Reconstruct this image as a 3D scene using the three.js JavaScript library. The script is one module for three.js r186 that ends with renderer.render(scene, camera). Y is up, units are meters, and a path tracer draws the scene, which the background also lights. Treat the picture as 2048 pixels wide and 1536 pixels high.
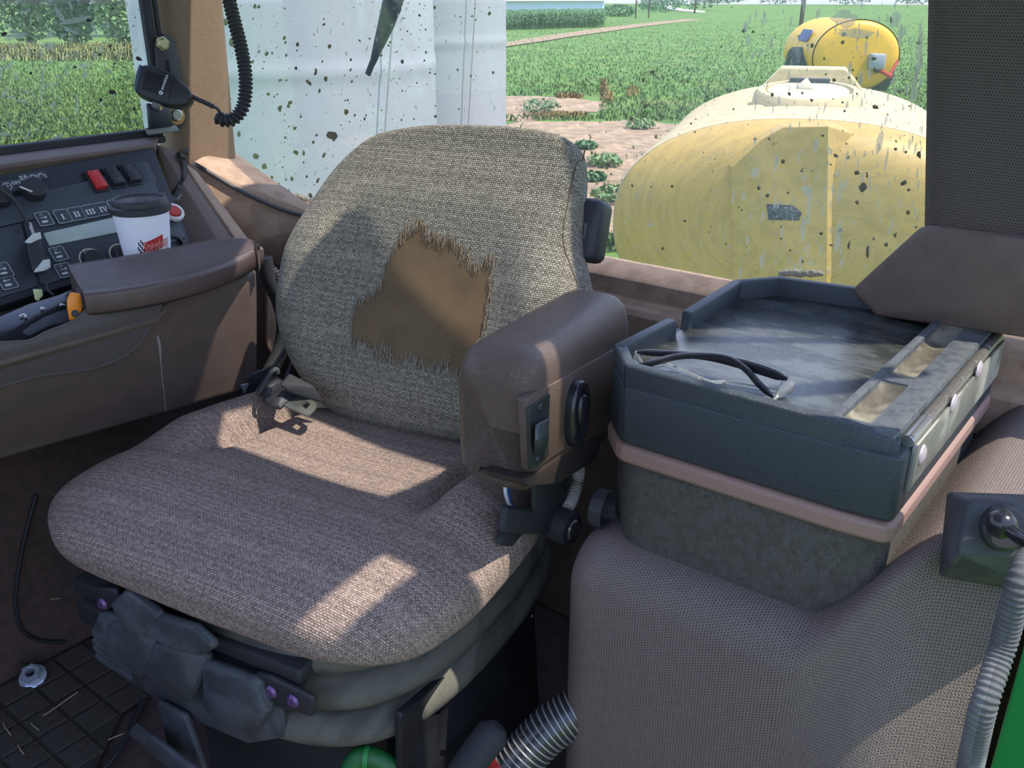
import * as THREE from 'three';
import { RoundedBoxGeometry } from 'three/addons/geometries/RoundedBoxGeometry.js';
import { ConvexGeometry } from 'three/addons/geometries/ConvexGeometry.js';
import { mergeGeometries, mergeVertices, toCreasedNormals } from 'three/addons/utils/BufferGeometryUtils.js';

// ---------------------------------------------------------------- camera, sky, sun, exposure
const IMG_W = 2048, IMG_H = 1536, FOCAL = 1830;
const scene = new THREE.Scene();
const renderer = new THREE.WebGLRenderer({ antialias: true });
renderer.toneMapping = THREE.LinearToneMapping;
renderer.toneMappingExposure = 1.5;
renderer.shadowMap.enabled = true;
const EYE = new THREE.Vector3(0.83, 1.10, 0.65);
const PITCH = Math.atan(773 / FOCAL), YAW = THREE.MathUtils.degToRad(38);
const FWD = new THREE.Vector3(-Math.sin(YAW) * Math.cos(PITCH), -Math.sin(PITCH), -Math.cos(YAW) * Math.cos(PITCH));
const RIGHT = new THREE.Vector3(Math.cos(YAW), 0, -Math.sin(YAW));
const UP = new THREE.Vector3().crossVectors(RIGHT, FWD);
const camera = new THREE.PerspectiveCamera(2 * THREE.MathUtils.radToDeg(Math.atan(768 / FOCAL)), IMG_W / IMG_H, 0.05, 600);
camera.position.copy(EYE);
camera.lookAt(EYE.clone().add(FWD));
camera.updateMatrixWorld();

const SUN_EL = THREE.MathUtils.degToRad(63), SUN_AZ = THREE.MathUtils.degToRad(20);
const SUN = new THREE.Vector3(Math.cos(SUN_EL) * Math.cos(SUN_AZ), Math.sin(SUN_EL), -Math.cos(SUN_EL) * Math.sin(SUN_AZ));
// hazy summer sky: pale towards the horizon, the same all round but for a soft brightening about the sun
const SKY_LEVEL = 1.22;
const skyMap = (() => {
  const w = 256, h = 128, d = new Float32Array(w * h * 4);
  for (let y = 0; y < h; y++) for (let x = 0; x < w; x++) {
    const el = ((y + 0.5) / h - 0.5) * Math.PI, az = ((x + 0.5) / w - 0.5) * 2 * Math.PI;
    const dir = new THREE.Vector3(Math.cos(el) * Math.cos(az), Math.sin(el), Math.cos(el) * Math.sin(az)), up = Math.max(0, Math.sin(el)), k = Math.pow(1 - up, 2.5);
    const glow = 0.35 * Math.exp(-dir.angleTo(SUN) / 0.45), i = (y * w + x) * 4;
    const c = el < 0 ? [0.34, 0.36, 0.30] : [0.45 + 0.42 * k, 0.63 + 0.34 * k, 1.16 + 0.08 * k];
    d[i] = (c[0] + glow) * SKY_LEVEL; d[i + 1] = (c[1] + glow) * SKY_LEVEL; d[i + 2] = (c[2] + glow * 0.9) * SKY_LEVEL; d[i + 3] = 1;
  }
  const t = new THREE.DataTexture(d, w, h, THREE.RGBAFormat, THREE.FloatType);
  t.mapping = THREE.EquirectangularReflectionMapping; t.magFilter = t.minFilter = THREE.LinearFilter; t.needsUpdate = true;
  return t;
})();
scene.background = skyMap;
scene.environment = skyMap;
const sun = new THREE.DirectionalLight(new THREE.Color(1.0, 0.915, 0.80), 4.2);
sun.name = 'sunlight';
sun.position.copy(SUN).multiplyScalar(40);
sun.castShadow = true;
sun.shadow.mapSize.set(4096, 4096);
Object.assign(sun.shadow.camera, { left: -14, right: 14, top: 14, bottom: -14, near: 1, far: 90 });
scene.add(sun);
scene.add(sun.target);

// ---------------------------------------------------------------- helpers
const V = (x, y, z) => new THREE.Vector3(x, y, z);
let seedState = 12345;
const seed = (n) => { seedState = n >>> 0; };
const rnd = () => { seedState = (seedState + 0x6D2B79F5) >>> 0; let t = seedState; t = Math.imul(t ^ (t >>> 15), t | 1); t ^= t + Math.imul(t ^ (t >>> 7), t | 61); return ((t ^ (t >>> 14)) >>> 0) / 4294967296; };
const rr = (a, b) => a + (b - a) * rnd();
const lerp = (a, b, t) => a + (b - a) * t;
const clamp = (x, a = 0, b = 1) => Math.min(b, Math.max(a, x));
const sstep = (a, b, x) => { const t = clamp((x - a) / (b - a)); return t * t * (3 - 2 * t); };
const gauss = (x, s) => Math.exp(-x * x / (2 * s * s));
// a sight line of the photograph, met with a plane, gives a place in the cab (world frame)
const ray = (px, py) => FWD.clone().addScaledVector(RIGHT, (px - 1024) / FOCAL).addScaledVector(UP, -(py - 768) / FOCAL);
const onPlane = (px, py, p0, n) => { const r = ray(px, py); return EYE.clone().addScaledVector(r, p0.clone().sub(EYE).dot(n) / r.dot(n)); };
const atX = (px, py, x) => onPlane(px, py, V(x, 0, 0), V(1, 0, 0));
const atY = (px, py, y) => onPlane(px, py, V(0, y, 0), V(0, 1, 0));
const atZ = (px, py, z) => onPlane(px, py, V(0, 0, z), V(0, 0, 1));
const atD = (px, py, d) => EYE.clone().addScaledVector(ray(px, py), d);
// the seat stands turned a little towards the door: its own frame
const SEAT_AT = V(0, 0, -0.05), SEAT_TURN = THREE.MathUtils.degToRad(10);
const seatMatrix = new THREE.Matrix4().makeRotationY(SEAT_TURN).setPosition(SEAT_AT), seatInverse = seatMatrix.clone().invert();
const S = (px, py, axis, value) => {
  const o = EYE.clone().applyMatrix4(seatInverse), r = ray(px, py).transformDirection(seatInverse);
  return o.addScaledVector(r, (value - o[axis]) / r[axis]);
};
const Splane = (px, py, p0, n) => {
  const o = EYE.clone().applyMatrix4(seatInverse), r = ray(px, py).transformDirection(seatInverse);
  return o.clone().addScaledVector(r, p0.clone().sub(o).dot(n) / r.dot(n));
};
// value noise
const hash2 = (i, j, s = 0) => { let h = Math.imul(i, 374761393) + Math.imul(j, 668265263) + Math.imul(s, 982451653); h = Math.imul(h ^ (h >>> 13), 1274126177); return ((h ^ (h >>> 16)) >>> 0) / 4294967296; };
const noise2 = (x, y, s = 0, per = 0) => {
  const i = Math.floor(x), j = Math.floor(y), f = x - i, g = y - j, u = f * f * (3 - 2 * f), v = g * g * (3 - 2 * g);
  const m = (k) => per ? ((k % per) + per) % per : k;
  return lerp(lerp(hash2(m(i), m(j), s), hash2(m(i + 1), m(j), s), u), lerp(hash2(m(i), m(j + 1), s), hash2(m(i + 1), m(j + 1), s), u), v);
};
const fbm = (x, y, s = 0, oct = 4, per = 0) => { let a = 0, w = 0.5, f = 1, t = 0; for (let k = 0; k < oct; k++) { a += w * noise2(x * f, y * f, s + k, per ? per * f : 0); t += w; w *= 0.5; f *= 2; } return a / t; };

const taken = new Map();
const numbered = (name) => { const n = taken.get(name) ?? 0; taken.set(name, n + 1); return n ? name + '_' + String(n).padStart(3, '0') : name; };
const localFrame = new Set();                      // things whose children are given in their own frame
const rootOf = (o) => { while (o.parent && o.parent !== scene) o = o.parent; return o; };
function tag(o, label, category, group, kind) {
  if (label) o.userData.label = label;
  if (category) o.userData.category = category;
  if (group) o.userData.group = group;
  if (kind) o.userData.kind = kind;
  return o;
}
function thing(name, label, category, at = V(0, 0, 0), group) {
  const g = new THREE.Group();
  g.name = numbered(name);
  g.position.copy(at);
  scene.add(g);
  return tag(g, label, category, group);
}
function mesh(name, geo, mat, parent = scene, label) {
  if (Array.isArray(geo)) geo = merge(geo);
  if (parent !== scene) { const r = rootOf(parent); if (!localFrame.has(r)) { geo.translate(-r.position.x, -r.position.y, -r.position.z); } }
  const m = new THREE.Mesh(geo, mat);
  m.name = parent === scene ? numbered(name) : name;
  m.castShadow = true; m.receiveShadow = true;
  parent.add(m);
  if (parent !== scene) {
    const same = parent.children.filter((c) => c !== m && c.name.replace(/_\d{3}$/, '') === name).length;
    if (same) m.name = name + '_' + String(same).padStart(3, '0');
  }
  if (label) m.userData.label = label;
  return m;
}
const struct = (name, geo, mat, label) => { const m = mesh(name, geo, mat); m.userData.kind = 'structure'; if (label) m.userData.label = label; return m; };
const plain = (g) => { const r = g.index ? g.toNonIndexed() : g; for (const k of Object.keys(r.attributes)) if (!['position', 'normal', 'uv'].includes(k)) r.deleteAttribute(k); if (!r.attributes.uv) boxUV(r); return r; };
const merge = (list) => list.length === 1 ? list[0] : mergeGeometries(list.map(plain));
// texture coordinates in metres from the dominant axis of each face
function boxUV(g) {
  if (g.index) g = g.toNonIndexed();
  if (!g.attributes.normal) g.computeVertexNormals();
  const p = g.attributes.position, uv = new Float32Array(p.count * 2), a = V(), b = V(), c = V(), n = V();
  for (let i = 0; i < p.count; i += 3) {
    a.fromBufferAttribute(p, i); b.fromBufferAttribute(p, i + 1); c.fromBufferAttribute(p, i + 2);
    n.copy(b).sub(a).cross(c.clone().sub(a));
    const ax = Math.abs(n.x), ay = Math.abs(n.y), az = Math.abs(n.z);
    [a, b, c].forEach((q, k) => {
      const [u, v] = ax > ay && ax > az ? [q.z, q.y] : ay > az ? [q.x, q.z] : [q.x, q.y];
      uv[(i + k) * 2] = u; uv[(i + k) * 2 + 1] = v;
    });
  }
  g.setAttribute('uv', new THREE.BufferAttribute(uv, 2));
  return g;
}
// surface through a grid of points rows[i][j]; texture coordinates in metres
function gridGeo(rows, { closed = false, flip = false, caps = false, uv = null } = {}) {
  const m = rows.length, n = rows[0].length, pos = [], uvs = [], idx = [], wrap = closed ? n + 1 : n;
  const vv = [0];
  for (let i = 1; i < m; i++) { let d = 0; for (let j = 0; j < n; j++) d += rows[i][j].distanceTo(rows[i - 1][j]); vv.push(vv[i - 1] + d / n); }
  for (let i = 0; i < m; i++) {
    let u = 0;
    for (let j = 0; j < wrap; j++) {
      const p = rows[i][j % n];
      if (j) u += p.distanceTo(rows[i][j - 1]);
      pos.push(p.x, p.y, p.z);
      if (uv) uvs.push(...uv(p, i, j)); else uvs.push(u, vv[i]);
    }
  }
  for (let i = 0; i < m - 1; i++) for (let j = 0; j < wrap - 1; j++) {
    const a = i * wrap + j, b = a + 1, c = a + wrap, d = c + 1;
    if (flip) idx.push(a, c, b, b, c, d); else idx.push(a, b, c, b, d, c);
  }
  let g = new THREE.BufferGeometry();
  g.setAttribute('position', new THREE.Float32BufferAttribute(pos, 3));
  g.setAttribute('uv', new THREE.Float32BufferAttribute(uvs, 2));
  g.setIndex(idx);
  g.computeVertexNormals();
  if (closed) {           // same normal on both sides of the seam
    const nn = g.attributes.normal;
    for (let i = 0; i < m; i++) { const a = i * wrap, b = a + wrap - 1, q = V().fromBufferAttribute(nn, a).add(V().fromBufferAttribute(nn, b)).normalize(); nn.setXYZ(a, q.x, q.y, q.z); nn.setXYZ(b, q.x, q.y, q.z); }
  }
  if (caps && closed) {
    const out = [plain(g)];
    for (const [k, s] of [[0, flip], [m - 1, !flip]]) {
      const c = rows[k].reduce((t, p) => t.add(p), V()).multiplyScalar(1 / n), pp = [];
      for (let j = 0; j < n; j++) { const a = rows[k][j], b = rows[k][(j + 1) % n]; for (const q of s ? [c, a, b] : [c, b, a]) pp.push(q.x, q.y, q.z); }
      const cg = new THREE.BufferGeometry();
      cg.setAttribute('position', new THREE.Float32BufferAttribute(pp, 3));
      cg.computeVertexNormals();
      out.push(boxUV(cg));
    }
    g = mergeGeometries(out);
  }
  return g;
}
// tube along points: radius may be a function of t and of the running length
function tube(pts, r, { seg = 10, steps = 0, curve = true, caps = true } = {}) {
  const c = curve && pts.length > 2 ? new THREE.CatmullRomCurve3(pts, false, 'centripetal') : new THREE.CurvePath();
  if (!(curve && pts.length > 2)) for (let i = 1; i < pts.length; i++) c.add(new THREE.LineCurve3(pts[i - 1], pts[i]));
  const n = steps || Math.max(4, pts.length * 8), L = c.getLength(), rows = [];
  let up = null;
  for (let i = 0; i <= n; i++) {
    const t = i / n, p = c.getPointAt(t), d = c.getTangentAt(t);
    if (!up) up = Math.abs(d.y) < 0.9 ? V(0, 1, 0) : V(1, 0, 0);
    const s = V().crossVectors(d, up).normalize();
    up = V().crossVectors(s, d).normalize();
    const R = typeof r === 'function' ? r(t, t * L) : r, row = [];
    for (let j = 0; j < seg; j++) { const a = j / seg * 2 * Math.PI; row.push(p.clone().addScaledVector(s, Math.cos(a) * R).addScaledVector(up, Math.sin(a) * R)); }
    rows.push(row);
  }
  return gridGeo(rows, { closed: true, caps, flip: true });
}
const corrugated = (pts, r, pitch, depth, seg = 12) => {
  const c = new THREE.CatmullRomCurve3(pts, false, 'centripetal'), L = c.getLength();
  return tube(pts, (t, l) => r - depth * (0.5 - 0.5 * Math.cos(l / pitch * 2 * Math.PI)), { seg, steps: Math.ceil(L / pitch * 6) });
};
// convex solid with rounded edges round the given corner points
const DIRS = (() => { const g = new THREE.IcosahedronGeometry(1, 1), s = new Map(), p = g.attributes.position; for (let i = 0; i < p.count; i++) { const v = V().fromBufferAttribute(p, i); s.set([v.x, v.y, v.z].map((q) => q.toFixed(3)).join(), v); } return [...s.values()]; })();
function rhull(pts, r = 0.006, crease = 0.7) {
  const all = [];
  for (const p of pts) for (const d of DIRS) all.push(p.clone().addScaledVector(d, r));
  return boxUV(toCreasedNormals(new ConvexGeometry(all), crease));
}
const boxPts = (x0, x1, y0, y1, z0, z1) => { const o = []; for (const x of [x0, x1]) for (const y of [y0, y1]) for (const z of [z0, z1]) o.push(V(x, y, z)); return o; };
const rbox = (w, h, d, r = 0.004, seg = 3) => boxUV(new RoundedBoxGeometry(w, h, d, seg, Math.min(r, w / 2.01, h / 2.01, d / 2.01)));
const place = (g, p, q) => { if (q) g.applyQuaternion(q); return g.translate(p.x, p.y, p.z); };
// frame from two directions: x along u, y near v
const basis = (u, v) => { const x = u.clone().normalize(), z = V().crossVectors(x, v).normalize(), y = V().crossVectors(z, x); return new THREE.Matrix4().makeBasis(x, y, z); };
const frame = (o, u, v) => basis(u, v).setPosition(o);
function roundShape(pts, r) {                       // closed 2D outline with rounded corners
  const s = new THREE.Shape(), n = pts.length;
  for (let i = 0; i < n; i++) {
    const p = pts[i], a = pts[(i + n - 1) % n], b = pts[(i + 1) % n], rad = Array.isArray(r) ? r[i] : r;
    const da = a.clone().sub(p), db = b.clone().sub(p), k = Math.min(rad, da.length() / 2.05, db.length() / 2.05);
    const p1 = p.clone().addScaledVector(da.normalize(), k), p2 = p.clone().addScaledVector(db.normalize(), k);
    if (i) s.lineTo(p1.x, p1.y); else s.moveTo(p1.x, p1.y);
    s.quadraticCurveTo(p.x, p.y, p2.x, p2.y);
  }
  s.closePath();
  return s;
}
// flat piece with thickness: outline in 3D (near one plane), front face towards n, thickness behind it
function slab(pts, n, th, { r = 0, bevel = 0.001, holes = [], seg = 2, crease = 0.6 } = {}) {
  const o = pts[0], u = pts[1].clone().sub(o), N = n.clone().normalize();
  u.addScaledVector(N, -u.dot(N)).normalize();
  const v = V().crossVectors(N, u), to2 = (p) => new THREE.Vector2(p.clone().sub(o).dot(u), p.clone().sub(o).dot(v));
  const s = roundShape(pts.map(to2), r);
  for (const h of holes) s.holes.push(Array.isArray(h) ? roundShape(h.map(to2), 0.002) : new THREE.Path().absarc(to2(h.at).x, to2(h.at).y, h.r, 0, Math.PI * 2, true));
  const d = Math.max(1e-5, th - 2 * bevel);
  let g = new THREE.ExtrudeGeometry(s, { depth: d, bevelEnabled: bevel > 0, bevelThickness: bevel, bevelSize: bevel, bevelOffset: -bevel, bevelSegments: seg, curveSegments: 8 });
  g.translate(0, 0, -d - bevel);
  g.applyMatrix4(new THREE.Matrix4().makeBasis(u, v, N).setPosition(o));
  return boxUV(toCreasedNormals(g, crease));
}
const lathe = (prof, at, axis = V(0, 1, 0), seg = 32) => {
  const g = new THREE.LatheGeometry(prof.map(([r, y]) => new THREE.Vector2(Math.max(r, 1e-5), y)), seg);
  const c = toCreasedNormals(g, 0.6);
  c.applyQuaternion(new THREE.Quaternion().setFromUnitVectors(V(0, 1, 0), axis.clone().normalize()));
  return c.translate(at.x, at.y, at.z);
};
const resample = (pts, n, closed = true) => { const c = new THREE.CatmullRomCurve3(pts, closed, 'centripetal'); return Array.from({ length: n }, (_, i) => c.getPointAt(closed ? i / n : i / (n - 1))); };
// the place where a sight line meets pieces that already stand there
const caster = new THREE.Raycaster();
function onSurface(px, py, meshes, lift = 0, fallback = 1.5) {
  meshes.forEach((m) => m.updateWorldMatrix(true, false));
  const d = ray(px, py).normalize();
  caster.set(EYE, d);
  const h = caster.intersectObjects(meshes, false)[0];
  return h ? h.point.clone().addScaledVector(d, -lift) : atD(px, py, fallback);
}

// ---------------------------------------------------------------- materials
const srgb = (r, g, b) => new THREE.Color().setRGB(r / 255, g / 255, b / 255, THREE.SRGBColorSpace);
function dataTex(n, fn, color, metres) {           // fn(x, y) in pixels -> value or [r, g, b] in 0..1; metres = size of one tile
  const d = new Uint8Array(n * n * 4);
  for (let y = 0; y < n; y++) for (let x = 0; x < n; x++) {
    const v = fn(x, y), i = (y * n + x) * 4, c = Array.isArray(v) ? v : [v, v, v];
    for (let k = 0; k < 3; k++) d[i + k] = clamp(c[k]) * 255;
    d[i + 3] = 255;
  }
  const t = new THREE.DataTexture(d, n, n);
  t.wrapS = t.wrapT = THREE.RepeatWrapping;
  t.magFilter = THREE.LinearFilter; t.minFilter = THREE.LinearMipmapLinearFilter; t.generateMipmaps = true;
  if (color) t.colorSpace = THREE.SRGBColorSpace;
  t.repeat.set(1 / metres, 1 / metres);
  t.needsUpdate = true;
  return t;
}
const std = (color, roughness = 0.7, o = {}) => new THREE.MeshStandardMaterial({ color, roughness, ...o });
// woven upholstery: 40 threads to a tile
const weaveHeight = (x, y, n, k) => {
  const fx = x / n * k, fy = y / n * k, i = Math.floor(fx), j = Math.floor(fy), a = fx - i - 0.5, b = fy - j - 0.5;
  const over = (i + j) % 2 === 0;
  return over ? (1 - 3.2 * b * b) * (1 - 1.2 * a * a) : (1 - 3.2 * a * a) * (1 - 1.2 * b * b) * 0.72;
};
const N_W = 640, K_W = 40;
const weaveColor = dataTex(N_W, (x, y) => {
  const h = weaveHeight(x, y, N_W, K_W), i = Math.floor(x / N_W * K_W), j = Math.floor(y / N_W * K_W);
  const t = 0.42 + 0.5 * clamp(h) + 0.22 * (hash2(i, j, 5) - 0.5) + 0.12 * (hash2(0, j, 9) - 0.5) + 0.1 * (fbm(x / 16, y / 16, 3, 2, 40) - 0.5);
  return [t, t * 0.985, t * 0.955];
}, true, 0.1);
const weaveBump = dataTex(N_W, (x, y) => clamp(weaveHeight(x, y, N_W, K_W)), false, 0.1);
const grainBump = dataTex(512, (x, y) => {          // leather-like pebbled grain
  let a = 9, b = 9; const k = 48, u = x / 512 * k, v = y / 512 * k, i = Math.floor(u), j = Math.floor(v);
  for (let p = -1; p < 2; p++) for (let q = -1; q < 2; q++) { const m = (i + p + k) % k, n = (j + q + k) % k, dx = i + p + hash2(m, n, 1) - u, dy = j + q + hash2(m, n, 2) - v, d = Math.hypot(dx, dy); if (d < a) { b = a; a = d; } else if (d < b) b = d; }
  return clamp((b - a) * 1.6);
}, false, 0.075);
const perfH = (x, y) => {                           // perforated vinyl: staggered holes over a cloth grain
  const k = 24, u = x / 512 * k, v = y / 512 * k, j = Math.floor(v), o = (j % 2) * 0.5, a = (u + o) - Math.floor(u + o) - 0.5, b = v - j - 0.5;
  return Math.hypot(a, b) < 0.2 ? 0 : 1;
};
const perfColor = dataTex(512, (x, y) => { const w = 0.86 + 0.1 * noise2(x / 4, y / 3, 4, 128) + 0.06 * fbm(x / 64, y / 64, 8, 3, 8); return perfH(x, y) ? w : 0.5; }, true, 0.08);
const perfBump = dataTex(512, (x, y) => perfH(x, y) ? 0.6 + 0.4 * noise2(x / 6, y / 6, 6, 85.333 | 0) : 0, false, 0.08);
const dustMap = (lo, hi, s, tint = [1, 1, 1], sc = 10) => dataTex(512, (x, y) => { const f = lerp(lo, hi, sstep(0.3, 0.7, fbm(x / 512 * sc, y / 512 * sc, s, 5, sc))) * (0.94 + 0.12 * hash2(x, y, s)); return tint.map((c) => f * c); }, true, 0.4);
const trayMap = dataTex(512, (x, y) => { const f = fbm(x / 512 * 8 + 2 * fbm(x / 512 * 8, y / 512 * 8, 38, 2, 8), y / 512 * 24, 31, 5, 8), g = fbm(x / 512 * 32, y / 512 * 64, 37, 3, 32); const v = 0.72 + 0.36 * sstep(0.35, 0.7, 0.7 * f + 0.3 * g); return [v, v * 0.985, v * 0.93]; }, true, 0.4);
const M = {};
M.fabric = std(srgb(202, 180, 170), 0.95, { map: weaveColor, bumpMap: weaveBump, bumpScale: 0.0012 });
const backWeave = weaveColor.clone(), backBump = weaveBump.clone();
backWeave.repeat.set(7.5, 9); backBump.repeat.set(7.5, 9);
M.backFabric = std(srgb(184, 180, 164), 0.95, { map: backWeave, bumpMap: backBump, bumpScale: 0.0014 });
M.foam = std(srgb(108, 89, 64), 0.98, { map: dustMap(0.92, 1.0, 21, [1, 1, 0.98], 14) });
M.thread = std(srgb(150, 140, 122), 0.95);
M.stitch = std(srgb(92, 80, 62), 0.95);
M.brown = std(srgb(108, 92, 82), 0.6, { map: dustMap(0.94, 1.04, 3, [1, 1, 1], 14), bumpMap: grainBump, bumpScale: 0.0004 });
M.brownGloss = std(srgb(92, 78, 74), 0.3, { bumpMap: grainBump, bumpScale: 0.0002 });
M.armBrown = std(srgb(94, 78, 68), 0.32, { bumpMap: grainBump, bumpScale: 0.00045 });
M.insetGrey = std(srgb(94, 88, 86), 0.62, { bumpMap: grainBump, bumpScale: 0.0002 });
M.pillarCloth = std(srgb(138, 116, 94), 0.9, { map: perfColor, bumpMap: perfBump, bumpScale: 0.0006 });
M.pillarDark = std(srgb(96, 88, 80), 0.9, { map: perfColor, bumpMap: perfBump, bumpScale: 0.0006 });
M.dustySill = std(srgb(172, 148, 128), 0.85, { map: dustMap(0.9, 1.04, 14, [1, 0.98, 0.95], 22) });
M.perf = std(srgb(124, 111, 104), 0.82, { map: perfColor, bumpMap: perfBump, bumpScale: 0.0012 });
M.lidNavy = std(srgb(50, 58, 62), 0.45, { bumpMap: grainBump, bumpScale: 0.0003 });
M.trayTop = std(srgb(80, 86, 88), 0.22, { map: trayMap, bumpMap: grainBump, bumpScale: 0.0001 });
M.trayDust = std(srgb(138, 134, 122), 0.6, { map: dustMap(0.6, 1.1, 33, [1, 0.98, 0.92], 14) });
M.bin = std(srgb(90, 88, 82), 0.75, { map: dustMap(0.9, 1.06, 41, [1, 1, 0.98], 60), bumpMap: grainBump, bumpScale: 0.0009 });
M.black = std(srgb(44, 45, 48), 0.55);
M.blackSoft = std(srgb(40, 42, 45), 0.75);
M.blackGloss = std(srgb(34, 35, 40), 0.22);
M.dustyBlack = std(srgb(76, 80, 84), 0.7, { map: dustMap(0.75, 1.08, 51) });
M.bellows = std(srgb(92, 90, 80), 0.75, { map: dustMap(0.8, 1.05, 53) });
M.panel = std(srgb(58, 64, 70), 0.55);
M.panelDark = std(srgb(34, 38, 44), 0.6);
M.steel = std(srgb(190, 190, 186), 0.3, { metalness: 0.9 });
M.darkSteel = std(srgb(120, 118, 112), 0.4, { metalness: 0.8 });
M.brass = std(srgb(190, 150, 90), 0.4, { metalness: 0.8 });
M.white = std(srgb(226, 226, 222), 0.6);
M.red = std(srgb(190, 52, 48), 0.45);
M.orange = std(srgb(238, 140, 40), 0.42);
M.green = std(srgb(20, 120, 52), 0.35);
M.greenDusty = std(srgb(40, 128, 60), 0.5, { map: dustMap(0.7, 1.05, 57) });
M.rubber = std(srgb(104, 106, 104), 0.8, { map: dustMap(0.75, 1.05, 59) });
M.carpet = std(srgb(84, 68, 62), 0.97, { map: dustMap(0.9, 1.05, 61, [1, 1, 1], 30) });
M.glass = new THREE.MeshPhysicalMaterial({ color: 0xffffff, roughness: 0, transmission: 1, thickness: 0, ior: 1.45 });
M.display = std(srgb(176, 190, 180), 0.25);
M.print = std(srgb(220, 220, 216), 0.6);
const canvasTex = (w, h, draw) => { const c = document.createElement('canvas'); c.width = w; c.height = h; draw(c.getContext('2d'), w, h); const t = new THREE.CanvasTexture(c); t.colorSpace = THREE.SRGBColorSpace; t.magFilter = THREE.LinearFilter; return t; };

// ---------------------------------------------------------------- the cab shell
const CAB = {};
const FLOOR_Y = 0, REAR_Z = -0.585, RIGHT_X = -0.745;
struct('floor', place(rbox(1.5, 0.04, 1.9, 0.004), V(0.06, -0.021, 0.35)), M.carpet, 'dark cab floor under the seat and mat');
struct('wall_right', place(rbox(0.03, 0.66, 1.7, 0.006), V(-0.655, 0.33, 0.35)), M.carpet, 'dark lower side panel below the side console');
struct('wall_rear', place(rbox(1.84, 0.64, 0.03, 0.006), V(0.0, 0.32, -0.57)), M.brown, 'brown lower rear panel behind the seat');
{
  // roof lining out of view: openings, bars and flared corner shape the sun patches
  const sh = new THREE.Shape([[0.715, 1.32], [0.715, -0.125], [0.80, -0.14], [0.80, -0.208], [0.71, -0.213], [0.71, -0.245], [0.785, -0.25], [0.785, -0.445], [1.0, -0.655], [1.0, -0.70], [-0.86, -0.70], [-0.86, 1.32]].map(([x, z]) => new THREE.Vector2(x, -z)));
  const hole = (l) => sh.holes.push(new THREE.Path(l.map(([x, z]) => new THREE.Vector2(x, -z))));
  hole([[0.33, -0.185], [0.645, -0.22], [0.655, -0.335], [0.29, -0.335], [0.29, -0.215]]);
  hole([[0.67, -0.49], [0.78, -0.49], [0.80, -0.63], [0.67, -0.63]]);
  hole([[-0.60, -0.50], [-0.22, -0.50], [-0.22, -0.665], [-0.60, -0.665]]);
  hole([[0.23, -0.255], [0.23, -0.40], [0.32, -0.40], [0.60, -0.402], [0.655, -0.40], [0.64, -0.53], [0.03, -0.53], [0.03, -0.38], [0.09, -0.31]]);
  const g = new THREE.ExtrudeGeometry(sh, { depth: 0.05, bevelEnabled: false });
  g.rotateX(-Math.PI / 2); g.translate(0, 1.62, 0);
  struct('unseen_ceiling', boxUV(g), M.pillarDark, 'cab roof lining out of view, its openings shaping the sun patches');
  struct('unseen_window_3', place(new THREE.BoxGeometry(0.72, 0.004, 0.42), V(0.345, 1.665, -0.35)), M.glass, 'glass over the unseen roof hatch');  // pane out of view, sun reaches the seat through it
  struct('unseen_trim_14', [tube([V(0.74, 1.66, -0.365), V(0.80, 1.66, -0.405), V(1.06, 1.66, -0.60)], 0.010, { seg: 10, curve: false, steps: 8 }), tube([V(0.90, 1.64, -0.27), V(0.96, 1.66, -0.335), V(1.06, 1.66, -0.45)], 0.016, { seg: 10, curve: false, steps: 8 })], M.black, 'bars out of view outside the door, placed to shade the tray in stripes');  // unseen bars, placed so their shadows stripe the tray
}
struct('wall_front', place(rbox(1.5, 0.8, 0.04, 0.01), V(0, 0.4, 1.32)), M.blackSoft, 'lower front panel');
// rear window ledge: stepped moulding along the glass
{
  const prof = [[-0.60, 0.709], [-0.582, 0.709], [-0.556, 0.701], [-0.547, 0.694], [-0.545, 0.668], [-0.538, 0.662], [-0.522, 0.658], [-0.516, 0.650], [-0.514, 0.60], [-0.60, 0.60]];
  const s = new THREE.Shape(prof.map(([z, y]) => new THREE.Vector2(z, y)));
  const g = new THREE.ExtrudeGeometry(s, { depth: 1.80, bevelEnabled: false });
  g.applyMatrix4(new THREE.Matrix4().makeBasis(V(0, 0, 1), V(0, 1, 0), V(-1, 0, 0)).setPosition(0.90, 0, 0));
  CAB.ledge = struct('trim_1', boxUV(toCreasedNormals(g, 0.5)), M.dustySill, 'dusty stepped brown ledge below the rear window');
}
// glass
const rearGlass = struct('window_2', place(new THREE.BoxGeometry(1.72, 0.95, 0.003), V(-0.14, 1.165, REAR_Z - 0.008)), M.glass, 'dirty rear window with mud flecks');
const sideGlass = struct('window_1', place(new THREE.BoxGeometry(0.003, 0.68, 1.5), V(RIGHT_X - 0.004, 1.22, 0.435)), M.glass, 'side window with pale dried streaks');
struct('trim_2', [place(rbox(0.024, 0.016, 1.5, 0.004), V(RIGHT_X, 0.872, 0.435)), place(rbox(0.018, 0.012, 1.5, 0.003), V(RIGHT_X + 0.016, 0.862, 0.44))], M.blackSoft, 'black rubber gasket along the bottom of the side window');
struct('trim_3', [place(rbox(0.016, 0.72, 0.018, 0.004), V(RIGHT_X, 1.23, -0.322)), place(rbox(0.01, 0.72, 0.008, 0.003), V(RIGHT_X + 0.004, 1.23, -0.338))], M.blackSoft, 'black rubber gasket up the rear edge of the side window');
struct('trim_4', [place(rbox(1.7, 0.09, 0.03, 0.01), V(-0.14, 1.60, REAR_Z - 0.10)), place(rbox(0.06, 0.09, 1.6, 0.01), V(RIGHT_X - 0.01, 1.60, 0.45))], M.pillarDark, 'rails above the windows');
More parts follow.
